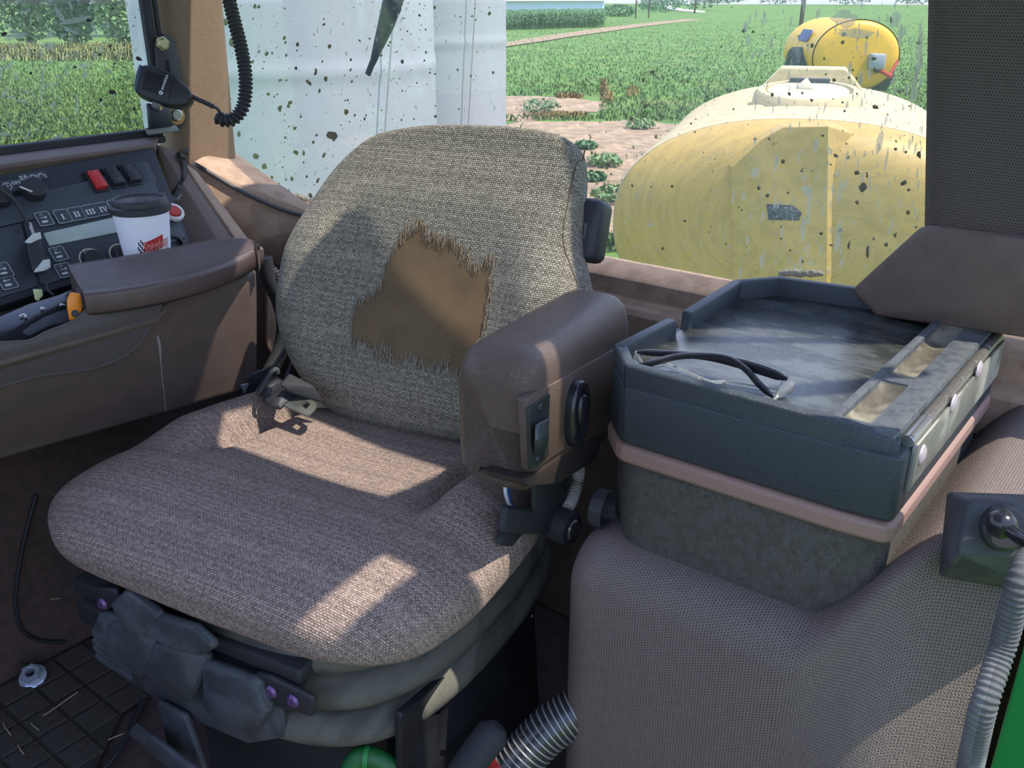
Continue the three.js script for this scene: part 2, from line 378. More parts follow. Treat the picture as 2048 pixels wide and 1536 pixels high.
// strip of panel under the side window, above the instruments
struct('trim_5', rhull([atX(0, 318, RIGHT_X + 0.02), atX(0, 338, -0.665), atX(312, 277, RIGHT_X + 0.02), atX(306, 292, -0.665), atX(0, 318, RIGHT_X + 0.02).add(V(0, 0, 0.5)), atX(0, 338, -0.665).add(V(0, 0, 0.5)), V(-0.76, 0.80, -0.3), V(-0.76, 0.80, 0.6)], 0.004), M.brown, 'brown sill strip under the side window');
// rear right pillar, cloth covered
function column(ring, y0, y1, lean) {
  const rows = [];
  for (let k = 0; k <= 8; k++) { const t = k / 8; rows.push(resample(ring, 40).map((p) => V(p.x + lean[0] * t, lerp(y0, y1, t), p.z + lean[1] * t))); }
  return gridGeo(rows, { closed: true, caps: true, flip: false });
}
struct('trim_6', column([V(-0.752, 0, -0.345), V(-0.738, 0, -0.36), V(-0.735, 0, -0.40), V(-0.735, 0, -0.44), V(-0.742, 0, -0.468), V(-0.765, 0, -0.482), V(-0.82, 0, -0.49), V(-0.84, 0, -0.45), V(-0.84, 0, -0.37), V(-0.79, 0, -0.345)], 0.80, 1.62, [0, -0.03]), M.pillarCloth, 'tan cloth-covered pillar between side and rear windows');
// trim boot at the foot of that pillar
{
  const f = [atX(384, 336, -0.715), atX(408, 322, -0.728), atZ(466, 312, -0.485), atZ(536, 386, -0.56), atZ(640, 436, -0.52), atZ(600, 470, -0.514), atX(505, 482, -0.63)];
  CAB.boot = struct('trim_7', rhull([...f, ...f.map((p) => p.clone().add(V(-0.06, -0.10, -0.03)))], 0.008), M.dustySill, 'dusty brown moulding at the foot of the rear right pillar');
  const a = [atX(318, 296, -0.70), atX(350, 308, -0.70), atX(372, 332, -0.68), atX(470, 478, -0.57), atX(440, 492, -0.55), atX(378, 490, -0.575)];
  struct('trim_8', rhull([...a, ...a.map((p) => p.clone().add(V(-0.08, -0.05, -0.02)))], 0.005), M.brown, 'brown end panel behind the instrument panel');
  const b = [atX(372, 332, -0.672), atX(392, 346, -0.676), atX(494, 480, -0.575), atX(472, 480, -0.56)];
  struct('trim_9', rhull([...b, ...b.map((p) => p.clone().add(V(-0.05, -0.05, -0.02)))], 0.003), M.dustySill, 'narrow dusty bevel strip beside the instrument panel');
}
// rear left pillar and its boot
struct('trim_10', column([V(0.556, 0, -0.505), V(0.565, 0, -0.492), V(0.65, 0, -0.476), V(0.78, 0, -0.46), V(0.83, 0, -0.47), V(0.83, 0, -0.58), V(0.65, 0, -0.60), V(0.575, 0, -0.59), V(0.558, 0, -0.55)], 0.83, 1.62, [-0.12, 0]), M.pillarDark, 'dark cloth-covered rear left pillar');
{
  const f = [atZ(1846, 468, -0.485), atZ(1862, 464, -0.48), atZ(2060, 492, -0.455), atZ(1722, 580, -0.495), atZ(1760, 620, -0.49), atZ(2000, 606, -0.45), atZ(2075, 610, -0.44)];
  struct('trim_11', rhull([...f, V(0.83, 0.86, -0.45), V(0.83, 0.775, -0.43), ...f.map((p) => p.clone().add(V(0.03, -0.02, -0.10)))], 0.008), M.brown, 'brown moulding at the foot of the rear left pillar');
}
// left side: unseen post and rail that shade the cushion, and lower body
struct('unseen_trim_12', slab([V(0.80, 0.84, -0.20), V(0.80, 0.84, -0.12), V(0.77, 1.64, -0.03), V(0.77, 1.64, -0.18)], V(-1, 0, 0), 0.05, { r: 0.01, bevel: 0.006 }), M.pillarDark, 'slim post out of view between the side window and the door opening, shading the cushion');
struct('wall_left', slab([V(0.83, -0.1, -0.62), V(0.83, -0.1, -0.25), V(0.83, 0.55, -0.25), V(0.83, 0.60, -0.3), V(0.83, 0.66, -0.62)], V(-1, 0, 0), 0.03, { r: 0.01 }), M.green, 'lower left body side');
struct('unseen_trim_16', place(rbox(0.05, 0.06, 1.42, 0.012), V(0.80, 1.63, 0.535)), M.pillarDark, 'rail out of view above the door opening, placed to shade the cushion edge');  // out of view, trims the sun patch at the cushion front

// ---------------------------------------------------------------- outside: field, track, tanks
const GROUND = -1.2;
const atG = (px, py, up = 0) => atY(px, py, GROUND + up);
const grassTex = dataTex(1024, (x, y) => {
  const f = fbm(x / 1024 * 40, y / 1024 * 40, 71, 5, 40), p = fbm(x / 1024 * 6, y / 1024 * 6, 73, 4, 6), d = sstep(0.56, 0.74, fbm(x / 1024 * 14, y / 1024 * 14, 75, 4, 14)), h = hash2(x, y, 77);
  const g = [0.30 + 0.20 * p + 0.2 * (f - 0.5), 0.46 + 0.16 * p + 0.26 * (f - 0.5), 0.17 + 0.08 * p];
  return g.map((c, k) => lerp(c, [0.56, 0.50, 0.30][k], d * 0.35) * (0.82 + 0.36 * h));
}, true, 9);
const soilTex = dataTex(512, (x, y) => {
  const f = fbm(x / 512 * 24, y / 512 * 40, 81, 5, 8), g = sstep(0.55, 0.8, fbm(x / 512 * 8, y / 512 * 12, 83, 4, 4));
  return [0.70, 0.61, 0.49].map((c, k) => lerp(c * (0.72 + 0.5 * f), [0.50, 0.50, 0.30][k], g * 0.5) * (0.92 + 0.16 * hash2(x, y, 3)));
}, true, 3);
M.grass = std(srgb(222, 226, 222), 0.95, { map: grassTex });
M.soil = std(srgb(226, 222, 216), 0.97, { map: soilTex });
M.blade = std(srgb(112, 146, 80), 0.8, { side: THREE.DoubleSide });
M.bladeDry = std(srgb(172, 150, 104), 0.85, { side: THREE.DoubleSide });
M.leafDark = std(srgb(92, 128, 92), 0.8, { side: THREE.DoubleSide });
M.leafMid = std(srgb(118, 148, 96), 0.8, { side: THREE.DoubleSide });
M.leafCorn = std(srgb(96, 130, 88), 0.8, { side: THREE.DoubleSide });
M.bark = std(srgb(86, 74, 62), 0.95);
M.poly = std(srgb(166, 170, 172), 0.5);
M.polyCord = std(srgb(150, 152, 150), 0.8);
{
  const g = new THREE.PlaneGeometry(700, 700, 60, 60); g.rotateX(-Math.PI / 2);
  const p = g.attributes.position;
  for (let i = 0; i < p.count; i++) { const r = Math.hypot(p.getX(i), p.getZ(i)); p.setY(i, GROUND - 0.02 + (r > 60 ? 0.4 * (fbm(p.getX(i) / 60 + 40, p.getZ(i) / 60 + 40, 5, 2) - 0.5) * sstep(60, 160, r) : 0)); }
  g.computeVertexNormals();
  const m = struct('field', boxUV(g), M.grass, 'wide green field behind the tractor'); m.userData.kind = 'structure';
}
// bare soil and track: thin sheets with ragged rims, on the ground
function patch(pxs, up, rag, sd) {
  seed(sd);
  const o = resample(pxs.map(([x, y]) => atG(x, y, up)), 160), c = o.reduce((t, p) => t.add(p), V()).multiplyScalar(1 / o.length);
  const rows = [], inner = 10;
  for (let k = 0; k <= inner; k++) rows.push(o.map((p, i) => { const w = 1 + rag * (fbm(i * 0.35, 3.3, sd, 3) - 0.5) * (k / inner); const q = c.clone().lerp(p, Math.max(0.001, k / inner * w)); q.y = GROUND + up - (k === inner ? up + 0.01 : 0); return q; }));
  return boxUV(gridGeo(rows, { closed: true, flip: false }));
}
const bare = struct('path_1', patch([[960, 194], [1060, 190], [1130, 193], [1195, 201], [1212, 214], [1160, 226], [1090, 238], [960, 236]], 0.012, 0.25, 5), M.soil, 'bare strip of pale soil across the grass');
struct('path_2', patch([[940, 250], [1100, 240], [1230, 240], [1330, 243], [1420, 252], [1400, 290], [1330, 340], [1290, 400], [1250, 450], [1190, 470], [1020, 520], [850, 400]], 0.012, 0.16, 8), M.soil, 'bare dry soil beside the yellow tank');
function ribbon(list, up) {      // [x, y upper, y lower] in the photograph, laid on the ground
  const a = list.map(([x, y0]) => atG(x, y0, up)), b = list.map(([x, , y1]) => atG(x, y1, up)), n = 60;
  const A = resample(a, n, false), B = resample(b, n, false);
  return boxUV(gridGeo([A, A.map((p, i) => p.clone().lerp(B[i], 0.5)), B], { flip: false }));
}
struct('path_3', ribbon([[960, 92, 104], [1012, 84, 93], [1080, 73, 83], [1130, 66, 75], [1200, 56, 65], [1280, 47, 54], [1360, 39, 44], [1450, 31, 34], [1540, 25, 27]], 0.03), M.soil, 'pale dirt track crossing the field');
struct('path_4', ribbon([[1328, 8, 10], [1340, 11, 19], [1365, 17, 22], [1410, 22, 25]], 0.05), std(srgb(200, 198, 190), 0.9), 'distant pale road');
// grass tufts, nobody could count them
function tufts(name, label, spots, mat, h, blades, sd) {
  seed(sd);
  const parts = [];
  for (let k = 0; k < blades; k++) {
    const a = rr(0, 6.28), l = h * rr(0.6, 1.15), lean = rr(0.15, 0.75) * l, w = h * 0.07, bx = Math.cos(a), bz = Math.sin(a), ox = rr(-0.3, 0.3) * h, oz = rr(-0.3, 0.3) * h;
    const pos = [ox - bz * w, 0, oz + bx * w, ox + bz * w, 0, oz - bx * w, ox + bx * lean * 0.4 - bz * w * 0.8, l * 0.65, oz + bz * lean * 0.4 + bx * w * 0.8, ox + bx * lean * 0.4 + bz * w * 0.8, l * 0.65, oz + bz * lean * 0.4 - bx * w * 0.8, ox + bx * lean, l, oz + bz * lean];
    const g = new THREE.BufferGeometry(); g.setAttribute('position', new THREE.Float32BufferAttribute(pos, 3)); g.setIndex([0, 1, 2, 1, 3, 2, 2, 3, 4]); g.computeVertexNormals();
    const nn = g.attributes.normal; for (let i = 0; i < nn.count; i++) { const q = V(nn.getX(i) * 0.3, 1, nn.getZ(i) * 0.3).normalize(); nn.setXYZ(i, q.x, q.y, q.z); }
    parts.push(plain(g));
  }
  const im = new THREE.InstancedMesh(mergeGeometries(parts), mat, spots.length), m4 = new THREE.Matrix4(), q = new THREE.Quaternion(), col = new THREE.Color();
  spots.forEach((p, i) => {
    const s = rr(0.6, 1.3);
    m4.compose(p, q.setFromAxisAngle(V(0, 1, 0), rr(0, 6.28)), V(s, s * rr(0.7, 1.2), s));
    im.setMatrixAt(i, m4);
    const t = rr(0.85, 1.2), y = rr(0.85, 1.12); im.setColorAt(i, col.setRGB(t * y, t, t * rr(0.7, 1)));
  });
  im.name = numbered(name); im.castShadow = true; im.receiveShadow = true;
  scene.add(im);
  return tag(im, label, 'grass', null, 'stuff');
}
{
  seed(31);
  const spots = [], inBare = (x, y) => (y > 192 && y < 232 && x < 1200) || (y > 242 && y < 470 && x < 1400 - (y - 250) * 0.75);
  for (let k = 0; k < 52000; k++) {        // spread by ground distance so that far grass is as dense as it needs to look
    const right = rnd() < 0.3;
    const px = right ? rr(-20, 300) : rr(1000, 1870), py = right ? 96 + 210 * Math.pow(rnd(), 0.8) : 22 + 480 * Math.pow(rnd(), 1.25);
    if (!right && inBare(px, py) && rnd() < 0.985) continue;
    const g = atG(px, py);
    if (g.distanceTo(EYE) < 5.5) continue;
    spots.push(g);
  }
  tufts('grass', 'short green grass covering the field', spots, M.blade, 0.075, 9, 32);
  const dry = [];
  for (let k = 0; k < 1500; k++) { const u = rnd(); const [cx, cy, sx, sy] = [[1140, 195, 30, 3], [1120, 233, 60, 4], [1208, 180, 8, 22], [1215, 195, 12, 10], [1265, 185, 12, 8]][Math.floor(u * 5)]; dry.push(atG(cx + sx * (rnd() + rnd() - 1), cy + sy * (rnd() + rnd() - 1))); }
  tufts('dry_grass', 'dead orange grass at the rim of the bare soil', dry, M.bladeDry, 0.09, 8, 33);
}
// broad-leaved weeds on the soil
function leafClump(c, w, h, n, leaf, mat, sd, squash = 1) {
  seed(sd);
  const parts = [];
  for (let k = 0; k < n; k++) {
    const a = rr(0, 6.283), u = rr(-1, 1), rad = Math.cbrt(rr(0.15, 1)), s = Math.sqrt(1 - u * u);
    const p = V(c.x + Math.cos(a) * s * rad * w / 2, c.y + h / 2 + u * rad * h / 2 * squash, c.z + Math.sin(a) * s * rad * w / 2);
    const n1 = V(rr(-1, 1), rr(0.1, 1.4), rr(-1, 1)).normalize(), t1 = V(rr(-1, 1), rr(-0.5, 0.5), rr(-1, 1)).cross(n1).normalize(), b1 = V().crossVectors(n1, t1), l = leaf * rr(0.6, 1.3);
    const q = [p.clone().addScaledVector(t1, -l / 2), p.clone().addScaledVector(b1, -l * 0.28).addScaledVector(n1, l * 0.08), p.clone().addScaledVector(t1, l / 2), p.clone().addScaledVector(b1, l * 0.28).addScaledVector(n1, l * 0.08)];
    parts.push(q);
  }
  const pos = [], idx = [];
  parts.forEach((q, i) => { q.forEach((p) => pos.push(p.x, p.y, p.z)); idx.push(i * 4, i * 4 + 1, i * 4 + 2, i * 4, i * 4 + 2, i * 4 + 3); });
  const g = new THREE.BufferGeometry(); g.setAttribute('position', new THREE.Float32BufferAttribute(pos, 3)); g.setIndex(idx); g.computeVertexNormals();
  return boxUV(g);
}
{
  const W = [[1208, 333, 0.55, 'widest weed clump on the bare soil beside the seat'], [1186, 362, 0.38, 'small weed clump left of the widest one on the bare soil'], [1230, 404, 0.62, 'weed clump on the soil nearest the yellow tank'], [1080, 224, 0.9, 'weed clump between the two bare soil strips'], [1280, 258, 0.6, 'weed clump at the top of the bare soil'], [1172, 298, 0.4, 'low weed clump just right of the seat top']];
  W.forEach(([x, y, w, label], i) => {
    const c = atG(x, y), t = thing('weed', label, 'weed', c, 'weeds on the bare soil');
    mesh('foliage', leafClump(c.clone(), w, w * 0.32, 240, 0.09, i % 2 ? M.leafCorn : M.leafMid, 200 + i), i % 2 ? M.leafCorn : M.leafMid, t);
    mesh('stem', tube([c.clone(), c.clone().add(V(0.02, w * 0.2, 0.02))], 0.006, { seg: 5 }), M.leafDark, t);
  });
}
// trees beyond the side window
function tree(name, label, c, w, h, n, leaf, mat, sd, group) {
  const t = thing(name, label, 'tree', c, group);
  mesh('crown', [leafClump(c.clone().add(V(0, h * 0.12, 0)), w, h * 0.88, n, leaf, mat, sd), leafClump(c.clone().add(V(0, 0, 0)), w * 0.9, h * 0.4, n >> 2, leaf, mat, sd + 1)], mat, t);
  mesh('trunk', tube([c.clone(), c.clone().add(V(0.1, h * 0.35, 0)), c.clone().add(V(-0.1, h * 0.7, 0.1))], (q) => 0.16 * (1 - q * 0.7), { seg: 7 }), M.bark, t);
}
[[-48, 92, 2.4, 8, 0, 'front tree at the far left beyond the side window'], [62, 90, 2.5, 7.5, 1, 'front tree second from the left beyond the side window'], [154, 92, 2.5, 7, 0, 'front tree third from the left beyond the side window'], [246, 94, 2.4, 7.5, 1, 'front tree nearest the pillar beyond the side window'], [-12, 72, 3.4, 9, 1, 'tree in the row behind, left of the others beyond the side window'], [120, 72, 3.6, 9, 0, 'tree in the row behind, in the middle beyond the side window'], [228, 72, 3.6, 9, 1, 'tree in the row behind, nearest the pillar beyond the side window']].forEach(([x, y, w, h, k, label], i) => tree('field_tree', label, atG(x, y), w, h, 2600, 0.34, k ? M.leafMid : M.leafDark, 300 + 3 * i, 'trees beyond the side window'));
{
  const pts = [];
  seed(41); for (let k = 0; k < 1800; k++) pts.push(atG(rr(-40, 300), 97 + 26 * Math.pow(rnd(), 1.6)));
  tufts('dry_grass', 'pale dry tall grass in front of the tree row', pts, std(srgb(160, 166, 116), 0.9, { side: THREE.DoubleSide }), 0.28, 7, 42);
}
// corn rows and the long white shed behind them
{
  seed(51);
  const spots = [];
  for (let k = 0; k < 1500; k++) { const x = rr(985, 1208), y = rr(50, 60) - (x - 1012) * 0.03; spots.push(atG(x, y)); }
  const parts = [];
  for (let k = 0; k < 11; k++) {
    const a = rr(0, 6.28), h0 = rr(0.3, 1.35), l = rr(0.35, 0.6), dx = Math.cos(a), dz = Math.sin(a), w = 0.045;
    const pos = [-dz * w, h0, dx * w, dz * w, h0, -dx * w, dx * l * 0.6 - dz * w, h0 + 0.3, dz * l * 0.6 + dx * w, dx * l * 0.6 + dz * w, h0 + 0.3, dz * l * 0.6 - dx * w, dx * l, h0 + 0.12, dz * l];
    const g = new THREE.BufferGeometry(); g.setAttribute('position', new THREE.Float32BufferAttribute(pos, 3)); g.setIndex([0, 1, 2, 1, 3, 2, 2, 3, 4]); g.computeVertexNormals(); parts.push(plain(g));
  }
  parts.push(plain(new THREE.CylinderGeometry(0.01, 0.02, 1.6, 5).translate(0, 0.8, 0)));
  const im = new THREE.InstancedMesh(mergeGeometries(parts), M.leafCorn, spots.length), m4 = new THREE.Matrix4(), q = new THREE.Quaternion();
  spots.forEach((p, i) => { const s = rr(0.55, 0.85); m4.compose(p, q.setFromAxisAngle(V(0, 1, 0), rr(0, 6.28)), V(s, s, s)); im.setMatrixAt(i, m4); });
  im.name = 'corn'; im.castShadow = true; im.receiveShadow = true; scene.add(im);
  tag(im, 'strip of tall corn plants in front of the white shed', 'corn', null, 'stuff');
  const a = atG(940, 44), b = atG(1207, 40), t = thing('white_shed', 'long low white shed behind the corn strip', 'shed', a);
  const back = V(b.z - a.z, 0, a.x - b.x).normalize(); if (back.dot(FWD) < 0) back.negate();
  const top = 1.95, e = (p, y, k = 0) => p.clone().addScaledVector(back, k).setY(GROUND + y);
  mesh('wall', rhull([e(a, 0), e(b, 0), e(a, top), e(b, top), e(a, 0, 8), e(b, 0, 8), e(a, top, 8), e(b, top, 8)], 0.02), std(srgb(196, 212, 226), 0.6), t);
  mesh('roof', rhull([e(a, top + 0.03, -0.4), e(b, top + 0.03, -0.4), e(a, top + 1.3, 4), e(b, top + 1.3, 4), e(a, top + 0.03, 8.4), e(b, top + 0.03, 8.4)], 0.03), std(srgb(214, 222, 228), 0.5), t);
}
// distant poles and bushes
function pole(x, y0, h, r, label) {
  const c = atG(x, y0), t = thing('field_pole', label, 'pole', c, 'poles standing in the field');
  mesh('post', tube([c.clone(), c.clone().add(V(0.02, h, 0))], r, { seg: 8, curve: false, steps: 2 }), M.bark, t);
  mesh('cross_arm', place(rbox(0.9 * r / 0.1, 0.12, 0.1, 0.01), c.clone().add(V(0, h - 0.4, 0))), M.bark, t);
}
pole(1271, 38, 6.5, 0.09, 'left one of the two thin distant poles by the dirt track');
pole(1297, 37, 6.5, 0.09, 'right one of the two thin distant poles by the dirt track');
pole(1389, 28, 7, 0.16, 'distant pole beside the pale road');
pole(1597, 92, 6.5, 0.12, 'near dark pole standing just left of the far yellow tank');
[[1325, 26, 6.5, 3.2, 'round bush left of the distant pale road'], [1378, 20, 16, 8, 'dark bushes behind the distant pale road'], [1305, 22, 6, 2.2, 'low bush between the two thin distant poles and the road'], [1560, 9, 22, 10, 'dark distant tree belt left of the near dark pole'], [1700, 10, 22, 10, 'dark distant tree belt above the far yellow tank'], [1830, 9, 22, 10, 'dark distant tree belt beside the rear left pillar'], [1440, 7, 30, 7, 'faint distant tree belt above the dirt track'], [1235, 34, 5, 1.5, 'low weeds at the corner of the white shed']].forEach(([x, y, w, h, label], i) => { const c = atG(x, y), t = thing('distant_bush', label, 'bush', c, 'bushes and tree belts along the horizon'); mesh('foliage', leafClump(c.clone(), w, h, 900, Math.max(0.35, w * 0.05), M.leafDark, 400 + i, 1), M.leafDark, t); });

// ---------------------------------------------------------------- tall white storage tanks
const azOf = (px, py) => { const r = ray(px, py); return Math.atan2(r.x, -r.z); };
function whiteTank(label, azC, R, L, seamY, cordPx, at) {
  const c = V(EYE.x + Math.sin(azC) * L, GROUND, EYE.z - Math.cos(azC) * L), t = thing('storage_tank', label, 'tank', c);
  const H = 5.2, rows = [], n = 128;
  const ys = [0, 0.02, 0.08, 0.5, 1.0, 1.4, 1.55, 1.6];
  const levels = [];
  for (let y = 0; y <= H; y += 0.04) levels.push(y);
  seed(7 + Math.round(L));
  for (const y of levels) {
    const seam = gauss(y + GROUND - seamY, 0.035), row = [];
    for (let j = 0; j < n; j++) {
      const a = j / n * 2 * Math.PI, r = R + 0.012 * seam + 0.012 * (fbm(j * 0.11, y * 0.8, 19 + R * 3, 3) - 0.5) - 0.03 * sstep(H - 0.3, H, y);
      row.push(V(c.x + Math.cos(a) * r, c.y + y, c.z + Math.sin(a) * r));
    }
    rows.push(row);
  }
  mesh('wall', gridGeo(rows, { closed: true }), M.poly, t);
  mesh('dome', lathe([[R - 0.03, 0], [R * 0.9, 0.2], [R * 0.6, 0.42], [0.3, 0.55], [0, 0.56]], V(c.x, c.y + H, c.z), V(0, 1, 0), 64), M.poly, t);
  // gauge cord hanging in front of the wall
  const hit = (px, py, k) => { const r = ray(px, py), h = Math.hypot(r.x, r.z), b = (r.x * (c.x - EYE.x) + r.z * (c.z - EYE.z)) / h, cc = L * L - (R + k) * (R + k), s = b - Math.sqrt(Math.max(0, b * b - cc)); return EYE.clone().addScaledVector(r, s / h); };
  const a = hit(...cordPx[0], 0.1), b = hit(...cordPx[1], 0.08);
  const top = a.clone().add(a.clone().sub(b).setLength(3.2)); top.y = Math.min(top.y, GROUND + H + 0.1);
  mesh('gauge_cord', tube([top, b.clone().add(b.clone().sub(a).setLength(0.9))], 0.007, { seg: 6, curve: false, steps: 4 }), M.polyCord, t, 'thin cord hanging down the tank wall');
}
{
  const a0 = azOf(268, 120), a1 = azOf(869, 120), half = (a1 - a0) / 2, L = 8.2;
  const d = Math.hypot(ray(500, 150).x, ray(500, 150).z);
  whiteTank('large white tank with a horizontal seam, left of the seat back', (a0 + a1) / 2, L * Math.sin(half), L, 0.60, [[785, 60], [770, 262]]);
  const R2 = 0.95, L2 = 12.0;
  whiteTank('white tank standing behind the larger one, its edge against the field', azOf(1012, 130) - Math.asin(R2 / L2), R2, L2, 0.62, [[950, 5], [937, 245]]);
}
// ---------------------------------------------------------------- yellow tanks
M.yellow = std(srgb(194, 162, 82), 0.5, { map: dustMap(0.93, 1.02, 91, [1, 1, 1], 12) });
M.yellowDust = std(srgb(206, 190, 146), 0.8, { map: dustMap(0.94, 1.03, 93, [1, 1, 1], 12) });
M.yellowBright = std(srgb(226, 176, 40), 0.45);
M.tire = std(srgb(44, 48, 56), 0.85);
{
  const Df = 4.9, Ff = atD(1620, 236, Df), A = V(ray(1624, 200).x, 0, ray(1624, 200).z).normalize(), X = V(-A.z, 0, A.x), RX = 1.05, RY = 0.62;
  const C0 = Ff.clone().add(V(0, -RY, 0));
  const base = V(C0.x, GROUND, C0.z).addScaledVector(A, 1.0);
  const t = thing('liquid_tank', 'large dusty yellow tank with a round lid just behind the rear window', 'tank', base);
  const sec = (s, k, ex = 2.35) => { const row = []; for (let j = 0; j < 96; j++) { const a = j / 96 * 2 * Math.PI, ca = Math.cos(a), sa = Math.sin(a), u = Math.sign(ca) * Math.pow(Math.abs(ca), 2 / ex), v = Math.sign(sa) * Math.pow(Math.abs(sa), 2 / ex); row.push(C0.clone().addScaledVector(A, s).addScaledVector(X, u * RX * k).add(V(0, v * RY * k, 0))); } return row; };
  const body = [], front = [];
  for (let s = 0.0; s <= 2.2; s += 0.02) { const rib = s > 0.12 && s < 2.1 ? 0.02 * Math.tanh(3 * Math.cos(s / 0.19 * 2 * Math.PI)) : 0.004; const hump = 0.02 * gauss(s - 2.14, 0.05) + 0.018 * gauss(s - 0.04, 0.03); body.push(sec(s, 1 + rib + hump - 0.02)); }
  for (const [s, k] of [[-0.245, 0.001], [-0.245, 0.4], [-0.24, 0.6], [-0.225, 0.74], [-0.195, 0.84], [-0.14, 0.92], [-0.08, 0.965], [-0.02, 0.985], [0.0, 0.99]]) front.push(sec(s, k, 2.35));
  const back = [];
  for (const [s, k] of [[2.2, 1.0], [2.3, 0.96], [2.4, 0.85], [2.45, 0.6], [2.46, 0.001]]) back.push(sec(s, k));
  mesh('tank_body', gridGeo([...body, ...back], { closed: true, flip: true }), M.yellowDust, t, 'ribbed tank top bleached with dust');
  mesh('front_wall', gridGeo(front, { closed: true, flip: true }), M.yellow, t, 'yellow domed front end');
  const pl = (px, py, s) => onPlane(px, py, C0.clone().addScaledVector(A, s), A);
  const pf = [[1568, 256], [1655, 254], [1648, 350], [1652, 600], [1470, 600], [1466, 335], [1522, 282]].map(([x, y]) => pl(x, y, -0.262)), pb = [[1560, 250], [1668, 248], [1712, 272], [1664, 372], [1656, 600], [1440, 600], [1444, 320], [1508, 276]].map(([x, y]) => pl(x, y, -0.12));
  mesh('raised_panel', rhull([...pf, ...pb], 0.006, 0.4), M.yellow, t);
  mesh('label_plate', slab([pl(1533, 408, -0.272), pl(1585, 410, -0.272), pl(1604, 426, -0.272), pl(1598, 441, -0.272), pl(1537, 440, -0.272)], A.clone().negate(), 0.006, { r: 0.004, bevel: 0.001 }), std(srgb(92, 96, 92), 0.7, { map: dustMap(0.6, 1.1, 95, [1, 1, 1], 40) }), t, 'dusty dark label');
  mesh('level_gauge', rhull([pl(1818, 366, -0.17), pl(1858, 362, -0.17), pl(1808, 560, -0.2), pl(1850, 560, -0.2), pl(1858, 362, -0.1), pl(1808, 560, -0.1)], 0.004), std(srgb(96, 100, 96), 0.8, { map: dustMap(0.6, 1.1, 97, [1, 1, 1], 40) }), t, 'dusty dark gauge strip');
  // lid well, rim and cap
  const top = C0.clone().addScaledVector(A, 0.95).add(V(0, RY * 0.985 + 0.03, 0)).addScaledVector(X, -0.03), LA = V(0, 1, 0).addScaledVector(A, -0.11).normalize();
  mesh('lid_rim', lathe([[0.255, -0.10], [0.345, -0.10], [0.33, 0.015], [0.305, 0.045], [0.27, 0.047], [0.262, 0.02], [0.255, -0.06]], top, LA, 56), M.yellowDust, t);
  const lid = mesh('lid', lathe([[0.0001, 0.050], [0.10, 0.052], [0.11, 0.045], [0.235, 0.045], [0.246, 0.038], [0.25, 0.015], [0.0001, 0.012]], top, LA, 56), std(srgb(206, 194, 160), 0.8), t, 'dusty round lid');
  mesh('lid_handle', rhull([top.clone().add(V(-0.06, 0.05, 0)), top.clone().add(V(0.03, 0.05, 0.02)), top.clone().add(V(-0.02, 0.10, 0.0)), top.clone().add(V(-0.06, 0.05, 0.04))], 0.012), std(srgb(196, 186, 160), 0.8), lid);
  mesh('vent', rhull([-0.12, 0.12].flatMap((u) => [0.04, 0.09].flatMap((v) => [0, 0.05].map((w) => top.clone().addScaledVector(X, u).addScaledVector(A, 0.20 + w).add(V(0, v, 0))))), 0.004), M.black, lid, 'dark bar on the lid');
  mesh('rear_block', rhull([[-0.34, 0], [0.34, 0], [-0.22, 0.13], [0.22, 0.13]].flatMap(([u, v]) => [0.0, 0.2].map((w) => C0.clone().addScaledVector(A, 2.02 + w).addScaledVector(X, u - 0.02).add(V(0, RY + v - 0.02, 0)))), 0.015), M.yellowDust, t);
  const hA = onPlane(1404, 258, C0.clone().addScaledVector(A, 0.35), A), hB = onPlane(1440, 243, C0.clone().addScaledVector(A, 0.35), A);
  mesh('grab_handle', tube([hA.clone().add(V(0, -0.08, 0)), hA, hB, hB.clone().add(V(0, -0.08, 0))], 0.006, { seg: 6, curve: false, steps: 24 }), M.darkSteel, t);
  mesh('skid_frame', [-0.6, 0.6].map((u) => place(rbox(0.12, 0.5, 2.2, 0.02), C0.clone().addScaledVector(A, 1.1).addScaledVector(X, u).setY(GROUND + 0.28), new THREE.Quaternion().setFromUnitVectors(V(0, 0, -1), A))), M.black, t);
}
